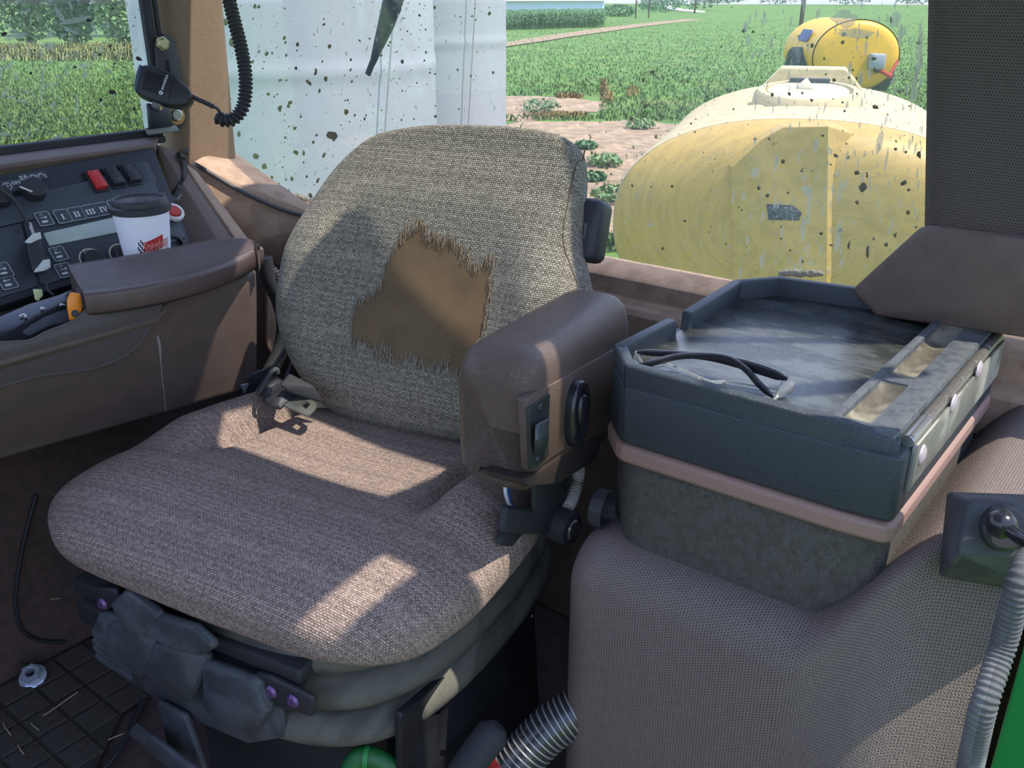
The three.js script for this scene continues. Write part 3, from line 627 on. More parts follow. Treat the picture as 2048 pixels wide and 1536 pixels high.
{
  const D = 23, C0 = atD(1712, 112, D), A = V(ray(1712, 100).x, 0, ray(1712, 100).z).normalize().applyAxisAngle(V(0, 1, 0), 0.30), X = V(-A.z, 0, A.x), RX = 1.06, RY = 0.84;
  const base = V(C0.x, GROUND, C0.z), t = thing('liquid_tank', 'bright yellow tank trailer standing far off in the field', 'tank', base);
  const sec = (s, k, m = 1) => { const row = []; for (let j = 0; j < 72; j++) { const a = j / 72 * 2 * Math.PI; row.push(C0.clone().addScaledVector(A, s).addScaledVector(X, Math.cos(a) * RX * k * m).add(V(0, Math.sin(a) * RY * k, 0))); } return row; };
  const rows = [];
  for (let s = 0; s <= 3.2; s += 0.04) rows.push(sec(s, 1 + 0.012 * Math.cos(s / 0.5 * 2 * Math.PI) + 0.02 * gauss(s - 0.02, 0.06)));
  for (const [s, k] of [[3.3, 0.93], [3.4, 0.75], [3.45, 0.4], [3.46, 0.001]]) rows.push(sec(s, k));
  mesh('tank_body', gridGeo(rows, { closed: true, flip: true }), M.yellowBright, t);
  mesh('front_wall', gridGeo([[-0.16, 0.001], [-0.16, 0.5], [-0.15, 0.75], [-0.12, 0.88], [-0.06, 0.96], [0.01, 1.0]].map(([s, k]) => sec(s, k)), { closed: true, flip: true }), M.yellowBright, t);
  mesh('side_decal', slab([[0.9, 0.30], [1.9, 0.30], [1.9, 0.55], [0.9, 0.55]].map(([s, v]) => { const u = -Math.sqrt(1 - v * v / RY / RY * 1.0) * (RX + 0.05); return C0.clone().addScaledVector(A, s).addScaledVector(X, u).add(V(0, v, 0)); }), X.clone().negate().add(V(0, 0.45, 0)), 0.02, { r: 0.1, bevel: 0.002 }), std(srgb(70, 84, 130), 0.6), t, 'blue decal on the tank side');
  for (const u of [-1.15, 1.12]) {
    const c = C0.clone().addScaledVector(A, 1.3).addScaledVector(X, u).setY(GROUND + 0.55);
    const w = mesh('wheel', lathe([[0.3, -0.16], [0.5, -0.17], [0.545, -0.12], [0.55, 0], [0.545, 0.12], [0.5, 0.17], [0.3, 0.16]], c, X, 36), M.tire, t);
    mesh('hub', lathe([[0.0001, -0.1], [0.3, -0.12], [0.3, 0.12], [0.0001, 0.1]], c, X, 24), M.darkSteel, w);
  }
  const fr = (s, u, y) => C0.clone().addScaledVector(A, s).addScaledVector(X, u).setY(GROUND + y);
  mesh('frame', [-0.5, 0.5].map((u) => tube([fr(-0.3, u, 0.62), fr(3.2, u, 0.62)], 0.07, { seg: 6, curve: false, steps: 2 })).concat([tube([fr(1.3, -1.1, 0.55), fr(1.3, 1.1, 0.55)], 0.06, { seg: 6, curve: false, steps: 2 })]), M.black, t);
  mesh('drawbar', [tube([fr(-0.3, 0.55, 0.62), fr(-0.6, 0.75, 0.5)], 0.05, { seg: 6, curve: false, steps: 2 }), tube([fr(-0.3, 0.95, 0.85), fr(-0.5, 0.7, 0.45)], 0.04, { seg: 6, curve: false, steps: 2 })], M.red, t, 'red hitch bars');
  mesh('pump', rhull([-0.1, 0.16].flatMap((u) => [0.7, 0.98].flatMap((y) => [-0.5, -0.2].map((s) => fr(s, 0.38 + u, y)))), 0.04), std(srgb(150, 156, 160), 0.5), t);
}

// ---------------------------------------------------------------- driver seat
const seat = thing('driver_seat', 'worn tan woven driver seat with a torn backrest showing brown foam', 'seat', SEAT_AT.clone());
seat.rotation.y = SEAT_TURN;
localFrame.add(seat);
// cushion-like closed body from an outline in a plane: front and back bulge, optional relief on the front
function pillow(outline, o, u, v, n, thick, { back = thick, pow = 3, rings = 22, relief = () => 0, backRelief = () => 0 } = {}) {
  const m = outline.length, c2 = outline.reduce((t, p) => [t[0] + p[0] / m, t[1] + p[1] / m], [0, 0]), rows = [], uvs = [];
  const put = (k, f, side) => {
    const row = [], uvr = [];
    for (let j = 0; j < m; j++) {
      const a = c2[0] + (outline[j][0] - c2[0]) * f, b = c2[1] + (outline[j][1] - c2[1]) * f, d = side > 0 ? thick : back;
      const h = side * d * Math.pow(Math.max(0, 1 - Math.pow(f, pow)), 1 / pow) + (side > 0 ? relief(a, b, f) : -backRelief(a, b, f)) * (1 - Math.pow(f, 8));
      row.push(o.clone().addScaledVector(u, a).addScaledVector(v, b).addScaledVector(n, h));
      uvr.push([a, b]);
    }
    rows.push(row); uvs.push(uvr);
  };
  const F = Array.from({ length: rings + 1 }, (_, k) => Math.max(0.001, Math.pow(Math.sin(k / rings * Math.PI / 2), 0.8)));
  for (let k = 0; k <= rings; k++) put(k, F[k], 1);
  for (let k = rings - 1; k >= 0; k--) put(k, F[k], -1);
  // texture runs straight over the middle and on round the rim by arc length
  const ext = rows.map((r) => new Float32Array(m));
  for (let i = 1; i < rows.length; i++) for (let j = 0; j < m; j++) {
    const d3 = rows[i][j].distanceTo(rows[i - 1][j]), d2 = Math.hypot(uvs[i][j][0] - uvs[i - 1][j][0], uvs[i][j][1] - uvs[i - 1][j][1]);
    ext[i][j] = ext[i - 1][j] + Math.max(0, i <= rings ? d3 - d2 : d3 + d2);
  }
  return gridGeo(rows, { closed: true, uv: (p, i, j) => { const q = uvs[i][j % m], w = outline[j % m], l = Math.hypot(w[0] - c2[0], w[1] - c2[1]), e = ext[i][j % m]; return [q[0] + (w[0] - c2[0]) / l * e, q[1] + (w[1] - c2[1]) / l * e]; } });
}
// ---- backrest, leaning back 19 degrees
const LEAN = Math.tan(THREE.MathUtils.degToRad(18)), B0 = V(0, 0.53, -0.185), BN = V(0, LEAN, 1).normalize(), BV = V(0, 1, -LEAN).normalize(), BU = V(1, 0, 0);
const backPx = [[705, 838], [655, 803], [615, 748], [588, 680], [576, 615], [582, 545], [597, 480], [640, 400], [690, 330], [755, 276], [830, 257], [900, 252], [1000, 254], [1080, 261], [1132, 277], [1160, 303], [1168, 345], [1165, 420], [1163, 500], [1176, 565], [1184, 610], [1186, 700], [1172, 770], [1110, 850], [1000, 884], [850, 870]];
const backOutline = resample(backPx.map(([x, y]) => { const p = Splane(x, y, B0, BN).sub(B0); return V(p.dot(BU), p.dot(BV), 0); }), 140).map((p) => [p.x, p.y]);
const bolster = (a, b) => 0.034 * (sstep(0.10, 0.19, a - 0.005) + sstep(0.11, 0.19, -a)) * sstep(-0.05, 0.10, b) * (1 - sstep(0.20, 0.33, b));
const backRelief = (a, b) => bolster(a, b) + 0.012 * gauss(b - 0.06, 0.07) - 0.010 * gauss(b - 0.22, 0.08) * gauss(a, 0.12) - 0.03 * sstep(0.26, 0.46, b) + 0.0025 * (fbm(a * 14 + 9, b * 14 + 9, 61, 3) - 0.5);
const backFront = (a, b, lift = 0) => {             // a point on the front of the backrest
  let f = 2; const m = backOutline.length, c = backOutline.reduce((t, p) => [t[0] + p[0] / m, t[1] + p[1] / m], [0, 0]), ang = Math.atan2(b - c[1], a - c[0]);
  for (let j = 0; j < m; j++) { const p = backOutline[j], q = backOutline[(j + 1) % m], t0 = Math.atan2(p[1] - c[1], p[0] - c[0]), t1 = Math.atan2(q[1] - c[1], q[0] - c[0]); let d0 = ang - t0, d1 = t1 - t0; d0 = Math.atan2(Math.sin(d0), Math.cos(d0)); d1 = Math.atan2(Math.sin(d1), Math.cos(d1)); if (d0 * d1 >= 0 && Math.abs(d0) <= Math.abs(d1) && Math.abs(d1) > 1e-9) { const w = d0 / d1, R = lerp(Math.hypot(p[0] - c[0], p[1] - c[1]), Math.hypot(q[0] - c[0], q[1] - c[1]), w); f = Math.hypot(a - c[0], b - c[1]) / R; } }
  f = Math.min(f, 1);
  return B0.clone().addScaledVector(BU, a).addScaledVector(BV, b).addScaledVector(BN, 0.052 * Math.pow(1 - Math.pow(f, 3.4), 1 / 3.4) + backRelief(a, b) * (1 - Math.pow(f, 8)) + lift);
};
const backrest = mesh('backrest', pillow(backOutline, B0, BU, BV, BN, 0.052, { back: 0.05, pow: 3.4, rings: 40, relief: backRelief }), M.backFabric, seat);
// the hole worn in the cover: foam showing, with a ragged rim
const BF = B0.clone().addScaledVector(BN, 0.05);
const onBack = (px, py) => { const p = Splane(px, py, BF, BN).sub(B0); return [p.dot(BU), p.dot(BV)]; };
{
  const tear = [[716, 598], [752, 600], [748, 590], [762, 560], [768, 530], [778, 502], [800, 470], [830, 446], [852, 440], [852, 462], [870, 474], [905, 470], [912, 496], [925, 508], [960, 515], [992, 520], [985, 548], [976, 600], [968, 660], [955, 730], [944, 748], [910, 735], [870, 728], [830, 724], [780, 712], [740, 700], [712, 690], [708, 640]].map(([x, y]) => onBack(x, y));
  const inside = (a, b) => { let c = false; for (let i = 0, j = tear.length - 1; i < tear.length; j = i++) { const [x1, y1] = tear[i], [x2, y2] = tear[j]; if ((y1 > b) !== (y2 > b) && a < (x2 - x1) * (b - y1) / (y2 - y1) + x1) c = !c; } return c; };
  const step = 0.0022, pos = [], uv = [], idx = [], index = new Map();
  const vert = (i, j) => { const k = i + ',' + j; if (!index.has(k)) { const p = backFront(i * step, j * step, 0.0012); index.set(k, pos.length / 3); pos.push(p.x, p.y, p.z); uv.push(i * step, j * step); } return index.get(k); };
  const xs = tear.map((p) => p[0]), ys = tear.map((p) => p[1]), rim = [];
  const isIn = (i, j) => { const a = (i + 0.5) * step, b = (j + 0.5) * step; return inside(a + 0.012 * (fbm(a * 120, b * 25, 5, 3) - 0.5) , b + 0.022 * (noise2(a * 330, 1.7, 7) - 0.5) + 0.014 * (fbm(a * 60, b * 60, 9, 2) - 0.5)); };
  for (let i = Math.floor(Math.min(...xs) / step) - 8; i < Math.max(...xs) / step + 8; i++) for (let j = Math.floor(Math.min(...ys) / step) - 8; j < Math.max(...ys) / step + 8; j++) if (isIn(i, j)) {
    const a = vert(i, j), b = vert(i + 1, j), c = vert(i, j + 1), d = vert(i + 1, j + 1); idx.push(a, b, d, a, d, c);
    if (!isIn(i, j + 1) || !isIn(i + 1, j) || !isIn(i - 1, j) || !isIn(i, j - 1)) rim.push([i * step, j * step]);
  }
  const g = new THREE.BufferGeometry(); g.setAttribute('position', new THREE.Float32BufferAttribute(pos, 3)); g.setAttribute('uv', new THREE.Float32BufferAttribute(uv, 2)); g.setIndex(idx); g.computeVertexNormals();
  mesh('foam_patch', g, M.foam, backrest, 'brown foam showing through the torn cover');
  // loose threads round the hole
  seed(77);
  const th = [];
  for (const [a, b] of rim) if (rnd() < 0.9) {
    const up = rnd() < 0.75, l = rr(0.006, 0.018), da = rr(-0.3, 0.3) * l, s = b > 0.1 ? -1 : 1;
    const p0 = backFront(a - da * 0.4, b - s * l * 0.5, 0.0012), p1 = backFront(a + da * 0.3, b + s * l * 0.1, rr(0.0015, 0.004)), p2 = backFront(a + da, b + s * l * 0.6, rr(0.001, 0.004));
    th.push(plain(tube([p0, p1, p2], 0.00042, { seg: 3, steps: 3, caps: false })));
  }
  tag(mesh('frayed_threads', mergeGeometries(th), M.thread, backrest), null, null, null, 'stuff');
}
// seams: left and right welts, and the dark stitched seam of the side panel
const seamOn = (pxs, r, mat, name, lift = 0.0006) => mesh(name, tube(resample(pxs.map(([x, y]) => { const [a, b] = onBack(x, y); return V(a, b, 0); }), 40, false).map((p) => backFront(p.x, p.y, lift)), r, { seg: 6, steps: 80 }), mat, backrest);
seamOn([[1140, 286], [1132, 330], [1122, 400], [1116, 450], [1118, 490], [1130, 530], [1142, 570], [1143, 600], [1135, 640]], 0.0010, M.stitch, 'seam', 0.0);
seamOn([[1050, 500], [1030, 540], [1010, 590], [1002, 640], [998, 690]], 0.0008, M.thread, 'seam', -0.0004);
seamOn([[716, 420], [722, 520], [712, 620], [700, 720], [702, 800]], 0.0008, M.thread, 'seam', -0.0006);
// hard back shell
mesh('back_shell', pillow(backOutline.map(([a, b]) => [a * 0.9, b * 0.92 + 0.01]), B0.clone().addScaledVector(BN, -0.06), BU, BV, BN, 0.02, { back: 0.02, pow: 3, rings: 8 }), M.black, seat);
{ // black support knob at the backrest's side
  const c = Splane(1176, 462, B0.clone().addScaledVector(BN, -0.03), BN);
  const u = BV, w = BN;
    const k = mesh('side_knob', rhull([-0.030, 0.030].flatMap((y) => [-0.02, 0.012].flatMap((x) => [-0.012, 0.012].map((z) => c.clone().addScaledVector(BV, y).addScaledVector(BU, x).addScaledVector(BN, z)))), 0.013), M.black, seat, 'black rounded knob');
  mesh('symbol', slab([[-0.012, -0.006], [0.008, -0.006], [0.008, 0.008], [-0.012, 0.008]].map(([y, x]) => c.clone().addScaledVector(BV, y).addScaledVector(BU, x).addScaledVector(BN, 0.0262)), BN, 0.0006, { bevel: 0, holes: [[[-0.009, -0.003], [0.005, -0.003], [0.005, 0.005], [-0.009, 0.005]].map(([y, x]) => c.clone().addScaledVector(BV, y).addScaledVector(BU, x).addScaledVector(BN, 0.0262))] }), std(srgb(90, 96, 98), 0.6), k);
}
// ---- cushion
const cushionOutline = resample([[-0.10, 0.262], [0.06, 0.262], [0.18, 0.252], [0.245, 0.212], [0.268, 0.14], [0.27, 0.04], [0.262, -0.06], [0.245, -0.15], [0.20, -0.185], [0, -0.19], [-0.20, -0.185], [-0.27, -0.165], [-0.308, -0.08], [-0.326, 0.03], [-0.334, 0.13], [-0.318, 0.20], [-0.25, 0.25]].map(([x, z]) => V(x, -z, 0)), 150).map((p) => [p.x, p.y]);
const cushionRelief = (a, b) => {
  const z = -b, x = a + 0.02, s = Math.abs(x), bol = sstep(0.165, 0.215, s) * (1 - sstep(0.0, 0.085, z)), crease = gauss(s - 0.168, 0.008) * (1 - sstep(-0.01, 0.075, z));
  return 0.034 * bol - 0.016 * crease + 0.012 * gauss(z - 0.13, 0.075) - 0.014 * gauss(x, 0.12) * gauss(z + 0.03, 0.10) + 0.0025 * (fbm(a * 12 + 4, b * 12 + 4, 63, 3) - 0.5);
};
const cushion = mesh('seat_cushion', pillow(cushionOutline, V(0, 0.485, 0), V(1, 0, 0), V(0, 0, -1), V(0, 1, 0), 0.052, { back: 0.055, pow: 3.0, rings: 40, relief: cushionRelief }), M.fabric, seat);
// ---- armrest
{
  const x0 = 0.232, x1 = 0.292;
  const armRow = (z, k, dy = 0) => { const t = sstep(0.06, -0.2, z), cx = lerp(0.2725, 0.274, t), w = lerp(0.049, 0.0485, t) * k, top = 0.770 - 0.004 * t, bot = lerp(0.606, 0.572, t), cy = (top + bot) / 2 + dy, h = (top - bot) / 2 * k, row = []; for (let j = 0; j < 48; j++) { const a = j / 48 * 6.2832, c = Math.cos(a), s2 = Math.sin(a), e = 2 / 4.2; row.push(V(cx + Math.sign(c) * Math.pow(Math.abs(c), e) * w, cy + Math.sign(s2) * Math.pow(Math.abs(s2), e) * h, z)); } return row; };
  const armRows = [];
  for (let i = 0; i <= 12; i++) { const a = i / 12 * Math.PI / 2; armRows.push(armRow(0.084 - 0.032 * (1 - Math.cos(a)), Math.max(0.001, 0.62 + 0.38 * Math.sin(a)))); }
  armRows.unshift(armRow(0.084, 0.001));
  for (let i = 1; i <= 16; i++) armRows.push(armRow(lerp(0.052, -0.165, i / 16), 1));
  for (let i = 1; i <= 10; i++) { const a = i / 10 * Math.PI / 2; armRows.push(armRow(-0.165 - 0.045 * Math.sin(a), Math.max(0.001, Math.cos(a) * 0.6 + 0.4 * (i < 10 ? 1 : 0)))); }
  const top = mesh('armrest', gridGeo(armRows, { closed: true, flip: true }), M.armBrown, seat, 'padded brown armrest');
  const X1 = 0.3225, e = (px, py, k = 0) => S(px, py, 'x', X1 + 0.001 + k);
  mesh('side_panel', slab([e(1056, 798, 0), e(1206, 712, 0), e(1243, 690, 0), e(1240, 800, 0), e(1192, 855, 0), e(1062, 945, 0)], V(1, 0, 0), 0.012, { r: 0.006, bevel: 0.0015 }), M.armBrown, top, 'brown vinyl side panel');
  mesh('lower_trim', slab([e(1066, 948, -0.004), e(1192, 862, -0.004), e(1205, 880, -0.004), e(1192, 922, -0.004), e(1120, 968, -0.004), e(1060, 975, -0.004), e(1040, 960, -0.004)], V(1, 0, 0), 0.05, { r: 0.006, bevel: 0.004 }), std(srgb(54, 47, 44), 0.5), top, 'dark lower edge of the armrest');
  const pl = mesh('switch_plate', slab([e(1060, 816, 0.003), e(1101, 786, 0.003), e(1098, 912, 0.003), e(1064, 942, 0.003)], V(1, 0, 0), 0.005, { r: 0.003, bevel: 0.0012 }), std(srgb(46, 50, 46), 0.45), top, 'dark switch plate with two screws');
  mesh('switch_recess', slab([e(1070, 838, 0.0036), e(1096, 822, 0.0036), e(1093, 898, 0.0036), e(1072, 915, 0.0036)], V(1, 0, 0), 0.002, { r: 0.002, bevel: 0.0004 }), M.black, pl);
  const c = (px, py, k) => e(px, py, k);
  mesh('rocker', rhull([c(1074, 850, 0.004), c(1094, 838, 0.004), c(1093, 868, 0.016), c(1073, 878, 0.016), c(1072, 905, 0.004), c(1091, 892, 0.004), c(1075, 852, 0.013), c(1093, 842, 0.013)], 0.002), std(srgb(66, 70, 70), 0.35), pl);
  for (const [px, py] of [[1080, 815], [1075, 918]]) mesh('screw', lathe([[0.0001, 0.0026], [0.003, 0.0022], [0.0042, 0.0]], e(px, py, 0.0032), V(1, 0, 0), 14), M.black, pl);
  const dc = e(1148, 826, 0.001);
  const oval = (s, k) => Array.from({ length: 28 }, (_, i) => { const a = i / 28 * 6.2832; return dc.clone().add(V(k, Math.cos(a) * 0.040 * s, -Math.sin(a) * 0.024 * s)); });
  const dial = mesh('oval_button_ring', gridGeo([oval(1.0, -0.002), oval(1.0, 0.006), oval(0.94, 0.010), oval(0.74, 0.011), oval(0.66, 0.006), oval(0.3, 0.006)], { closed: true, caps: true, flip: true }), M.blackGloss, top, 'black oval ring');
  mesh('button', gridGeo([oval(0.50, 0.004), oval(0.48, 0.010), oval(0.36, 0.013), oval(0.05, 0.0135)].map((r) => r.map((p) => p.clone().add(V(0, 0.004, -0.003)))), { closed: true, caps: true, flip: true }), M.blackGloss, dial);
  // support below the armrest
  mesh('armrest_post', rhull([S(1068, 950, 'x', 0.285), S(1130, 940, 'x', 0.285), S(1070, 1060, 'x', 0.275), S(1126, 1030, 'x', 0.275), S(1068, 950, 'x', 0.255), S(1130, 940, 'x', 0.255), S(1070, 1060, 'x', 0.25), S(1126, 1030, 'x', 0.25)], 0.004), M.blackSoft, seat, 'black armrest support');
  mesh('pivot_arm', rhull([S(1005, 1055, 'x', 0.27), S(1010, 1020, 'x', 0.27), S(1125, 1060, 'x', 0.28), S(1125, 1035, 'x', 0.28), S(1005, 1055, 'x', 0.25), S(1125, 1060, 'x', 0.25)], 0.006), M.blackSoft, seat);
  const bc = S(1131, 1054, 'x', 0.295), bolt = mesh('pivot_cap', lathe([[0.0001, 0.012], [0.012, 0.012], [0.0205, 0.010], [0.022, 0.004], [0.022, -0.02], [0.0001, -0.02]], bc, V(1, 0, 0.15), 28), M.blackSoft, seat);
  mesh('bolt_head', lathe([[0.0001, 0.0155], [0.008, 0.0155], [0.0125, 0.014], [0.0135, 0.011]], bc, V(1, 0, 0.15), 24), M.darkSteel, bolt, 'dull metal bolt head');
  mesh('spring', corrugated([S(1157, 938, 'x', 0.285), S(1155, 965, 'x', 0.285), S(1146, 995, 'x', 0.287), S(1135, 1018, 'x', 0.289)], 0.0085, 0.0042, 0.0045, 12), std(srgb(196, 192, 176), 0.4), seat, 'bright coiled spring sleeve');
  mesh('wire', tube([S(1010, 965, 'x', 0.25), S(1011, 985, 'x', 0.25), S(1018, 1008, 'x', 0.25), S(1026, 1022, 'x', 0.25)], 0.0022, { seg: 8 }), M.white, seat, 'white wire');
  mesh('wire', tube([S(1015, 966, 'x', 0.247), S(1016, 985, 'x', 0.247), S(1023, 1008, 'x', 0.247), S(1031, 1022, 'x', 0.247)], 0.0022, { seg: 8 }), std(srgb(40, 96, 160), 0.5), seat, 'blue wire');
  mesh('recline_handle', rhull([S(1000, 1080, 'x', 0.262), S(1030, 1030, 'x', 0.262), S(1042, 1060, 'x', 0.262), S(1020, 1085, 'x', 0.262), S(1010, 1085, 'x', 0.25), S(1030, 1035, 'x', 0.25)], 0.005), M.blackSoft, seat);
  const adj = mesh('height_lever', rhull([S(926, 1195, 'x', 0.235), S(932, 1120, 'x', 0.235), S(975, 1105, 'x', 0.235), S(968, 1165, 'x', 0.235), S(926, 1195, 'x', 0.20), S(975, 1105, 'x', 0.20)], 0.006), M.blackSoft, seat, 'black adjuster lever with a pale symbol');
  mesh('symbol', [[[930, 1147], [938, 1147], [934, 1136], [951, 1134]], [[942, 1133], [952, 1136], [950, 1129], [946, 1146]]].map((l) => tube(l.map(([x, y]) => S(x, y, 'x', 0.2425)), 0.0008, { seg: 5, curve: false, steps: 9 })), M.print, adj);
}
// ---- base: suspension housing, covers, bellows
{
  mesh('seat_pan', rhull(boxPts(-0.26, 0.15, 0.410, 0.428, -0.17, 0.17), 0.008), M.black, seat, 'black steel pan under the cushion');
  const b0 = V(-0.02, 0, 0.0), ring = (y, w, d, r, cx = -0.02, cz = 0.0) => resample([V(cx - w + r, y, cz + d), V(cx + w - r, y, cz + d), V(cx + w, y, cz + d - r), V(cx + w, y, cz - d + r), V(cx + w - r, y, cz - d), V(cx - w + r, y, cz - d), V(cx - w, y, cz - d + r), V(cx - w, y, cz + d - r)], 72);
  const rows = [];
  for (let k = 0; k <= 72; k++) { const t = k / 72, y = lerp(0.425, 0.275, t), f = Math.abs(Math.sin(t * Math.PI * 3)), g = 0.022 * Math.pow(f, 0.55) - 0.02 + 0.012 * t; rows.push(ring(y, 0.19 + g, 0.255 + g, 0.08, -0.01, -0.055)); }
  mesh('bellows', gridGeo(rows, { closed: true, caps: true, flip: false }), M.bellows, seat, 'grey folded rubber bellows');
  mesh('slide_rail', rhull(boxPts(-0.27, 0.10, 0.390, 0.404, 0.18, 0.222), 0.004), M.black, seat, 'black front rail');
  const Z = 0.232, q = (px, py, k = 0) => S(px, py, 'z', Z + k);
  // upper caps and lower pouches on the front of the housing, each outlined where it stands
  const capPiece = (pts, k, th, r) => rhull([...pts.map(([x, y]) => q(x, y, k)), ...pts.map(([x, y]) => q(x, y, k - th))], r, 1.0);
  mesh('slide_rail', rhull(boxPts(-0.27, 0.085, 0.345, 0.368, 0.175, 0.222), 0.005), M.black, seat, 'black front rail');
  mesh('front_cap', capPiece([[236, 1210], [262, 1186], [318, 1228], [292, 1262], [250, 1236]], 0.022, 0.04, 0.007), M.dustyBlack, seat);
  mesh('front_cap', capPiece([[303, 1262], [326, 1236], [395, 1258], [425, 1285], [405, 1296], [350, 1286]], 0.022, 0.04, 0.007), M.dustyBlack, seat);
  mesh('knee_cover', capPiece([[196, 1262], [212, 1228], [240, 1240], [228, 1285], [204, 1275]], -0.004, 0.04, 0.008), M.dustyBlack, seat);
  mesh('knee_cover', capPiece([[226, 1262], [250, 1240], [318, 1278], [296, 1338], [284, 1342], [226, 1296]], 0.004, 0.05, 0.008), M.dustyBlack, seat);
  mesh('knee_cover', capPiece([[306, 1340], [322, 1286], [412, 1312], [380, 1388], [372, 1390], [306, 1352]], 0.006, 0.05, 0.008), M.dustyBlack, seat);
  mesh('knee_cover', capPiece([[424, 1412], [420, 1330], [518, 1366], [536, 1410], [520, 1436], [480, 1440]], 0.006, 0.05, 0.009), M.dustyBlack, seat);
  mesh('dust_skirt', rhull([...[[196, 1286], [214, 1262], [300, 1330], [420, 1390], [560, 1420], [566, 1462], [500, 1474], [400, 1432], [300, 1376], [206, 1312]].map(([x, y]) => q(x, y, -0.012)), q(214, 1290, -0.05), q(550, 1440, -0.05)], 0.007, 1.0), M.dustyBlack, seat, 'dusty rubber skirt below the covers');
  for (const k of [0, 1, 2]) mesh('skirt_fold', tube([[190 + k * 3, 1276 + k * 16], [206 + k * 4, 1294 + k * 14], [236 + k * 4, 1312 + k * 14], [270, 1330 + k * 14]].map(([x, y]) => q(x, y, -0.004)), 0.006, { seg: 8 }), M.dustyBlack, seat);
  mesh('end_bracket', rhull([q(200, 1178), q(205, 1218), q(240, 1200), q(232, 1180), q(200, 1178, -0.03), q(240, 1200, -0.03)], 0.004), M.black, seat);
  mesh('end_bracket', rhull([q(520, 1348), q(545, 1395), q(622, 1425), q(626, 1395), q(545, 1355), q(520, 1348, -0.04), q(622, 1425, -0.04)], 0.004), M.black, seat);
  for (const [x, y] of [[542, 1384], [586, 1402], [205, 1208]]) mesh('rivet', lathe([[0.0001, 0.004], [0.006, 0.0035], [0.0085, 0.0]], q(x, y, 0.005), V(0, 0, 1), 18), std(srgb(112, 84, 128), 0.35, { metalness: 0.5 }), seat, 'purple-tinted rivet');
  // pedestal plate with slotted holes
  const P1 = 0.195, e = (x, y) => S(x, y, 'x', P1);
  const plate = mesh('pedestal_plate', slab([e(803, 1428), e(838, 1400), e(1068, 1194), e(1078, 1400), e(1062, 1560), e(806, 1640)], V(1, 0, 0), 0.01, { r: 0.008, bevel: 0.0015, holes: [[1015, 1290, 7, 10], [1020, 1365, 7, 14], [878, 1420, 8, 14], [884, 1510, 9, 14]].map(([x, y, w, h]) => [e(x - w * 0.3, y - h), e(x + w, y - h * 0.8), e(x + w * 0.6, y + h * 0.5), e(x - w, y + h)]) }), std(srgb(34, 36, 39), 0.5, { map: dustMap(0.85, 1.1, 65) }), seat, 'black steel plate with slotted holes');
  for (const [x, y] of [[1044, 1238], [1064, 1232]]) mesh('screw', lathe([[0.0001, 0.002], [0.002, 0.002], [0.003, 0]], e(x, y), V(1, 0, 0), 12), M.darkSteel, plate);
  mesh('front_strut', [rhull([S(325, 1408, 'z', 0.235), S(372, 1432, 'z', 0.235), S(360, 1560, 'z', 0.25), S(430, 1600, 'z', 0.25), S(325, 1408, 'z', 0.21), S(372, 1432, 'z', 0.21), S(430, 1600, 'z', 0.22)], 0.005), rhull([S(265, 1466, 'z', 0.27), S(275, 1452, 'z', 0.27), S(420, 1560, 'z', 0.29), S(400, 1580, 'z', 0.29), S(265, 1466, 'z', 0.25), S(420, 1560, 'z', 0.27)], 0.004)], M.dustyBlack, seat, 'dusty black front strut');
  mesh('pedestal', rhull(boxPts(-0.17, 0.14, 0.0, 0.28, -0.25, 0.13), 0.01), M.black, seat);
}

// ---------------------------------------------------------------- side console with the instruments
const PN = V(0.18, 0.16, 0).normalize(), P0 = V(-0.51, 0.69, 0), PU = V(0, 0, -1), PV = V().crossVectors(PN, PU).normalize();
const onPanel = (px, py, off = 0) => onPlane(px, py, P0.clone().addScaledVector(PN, off), PN);
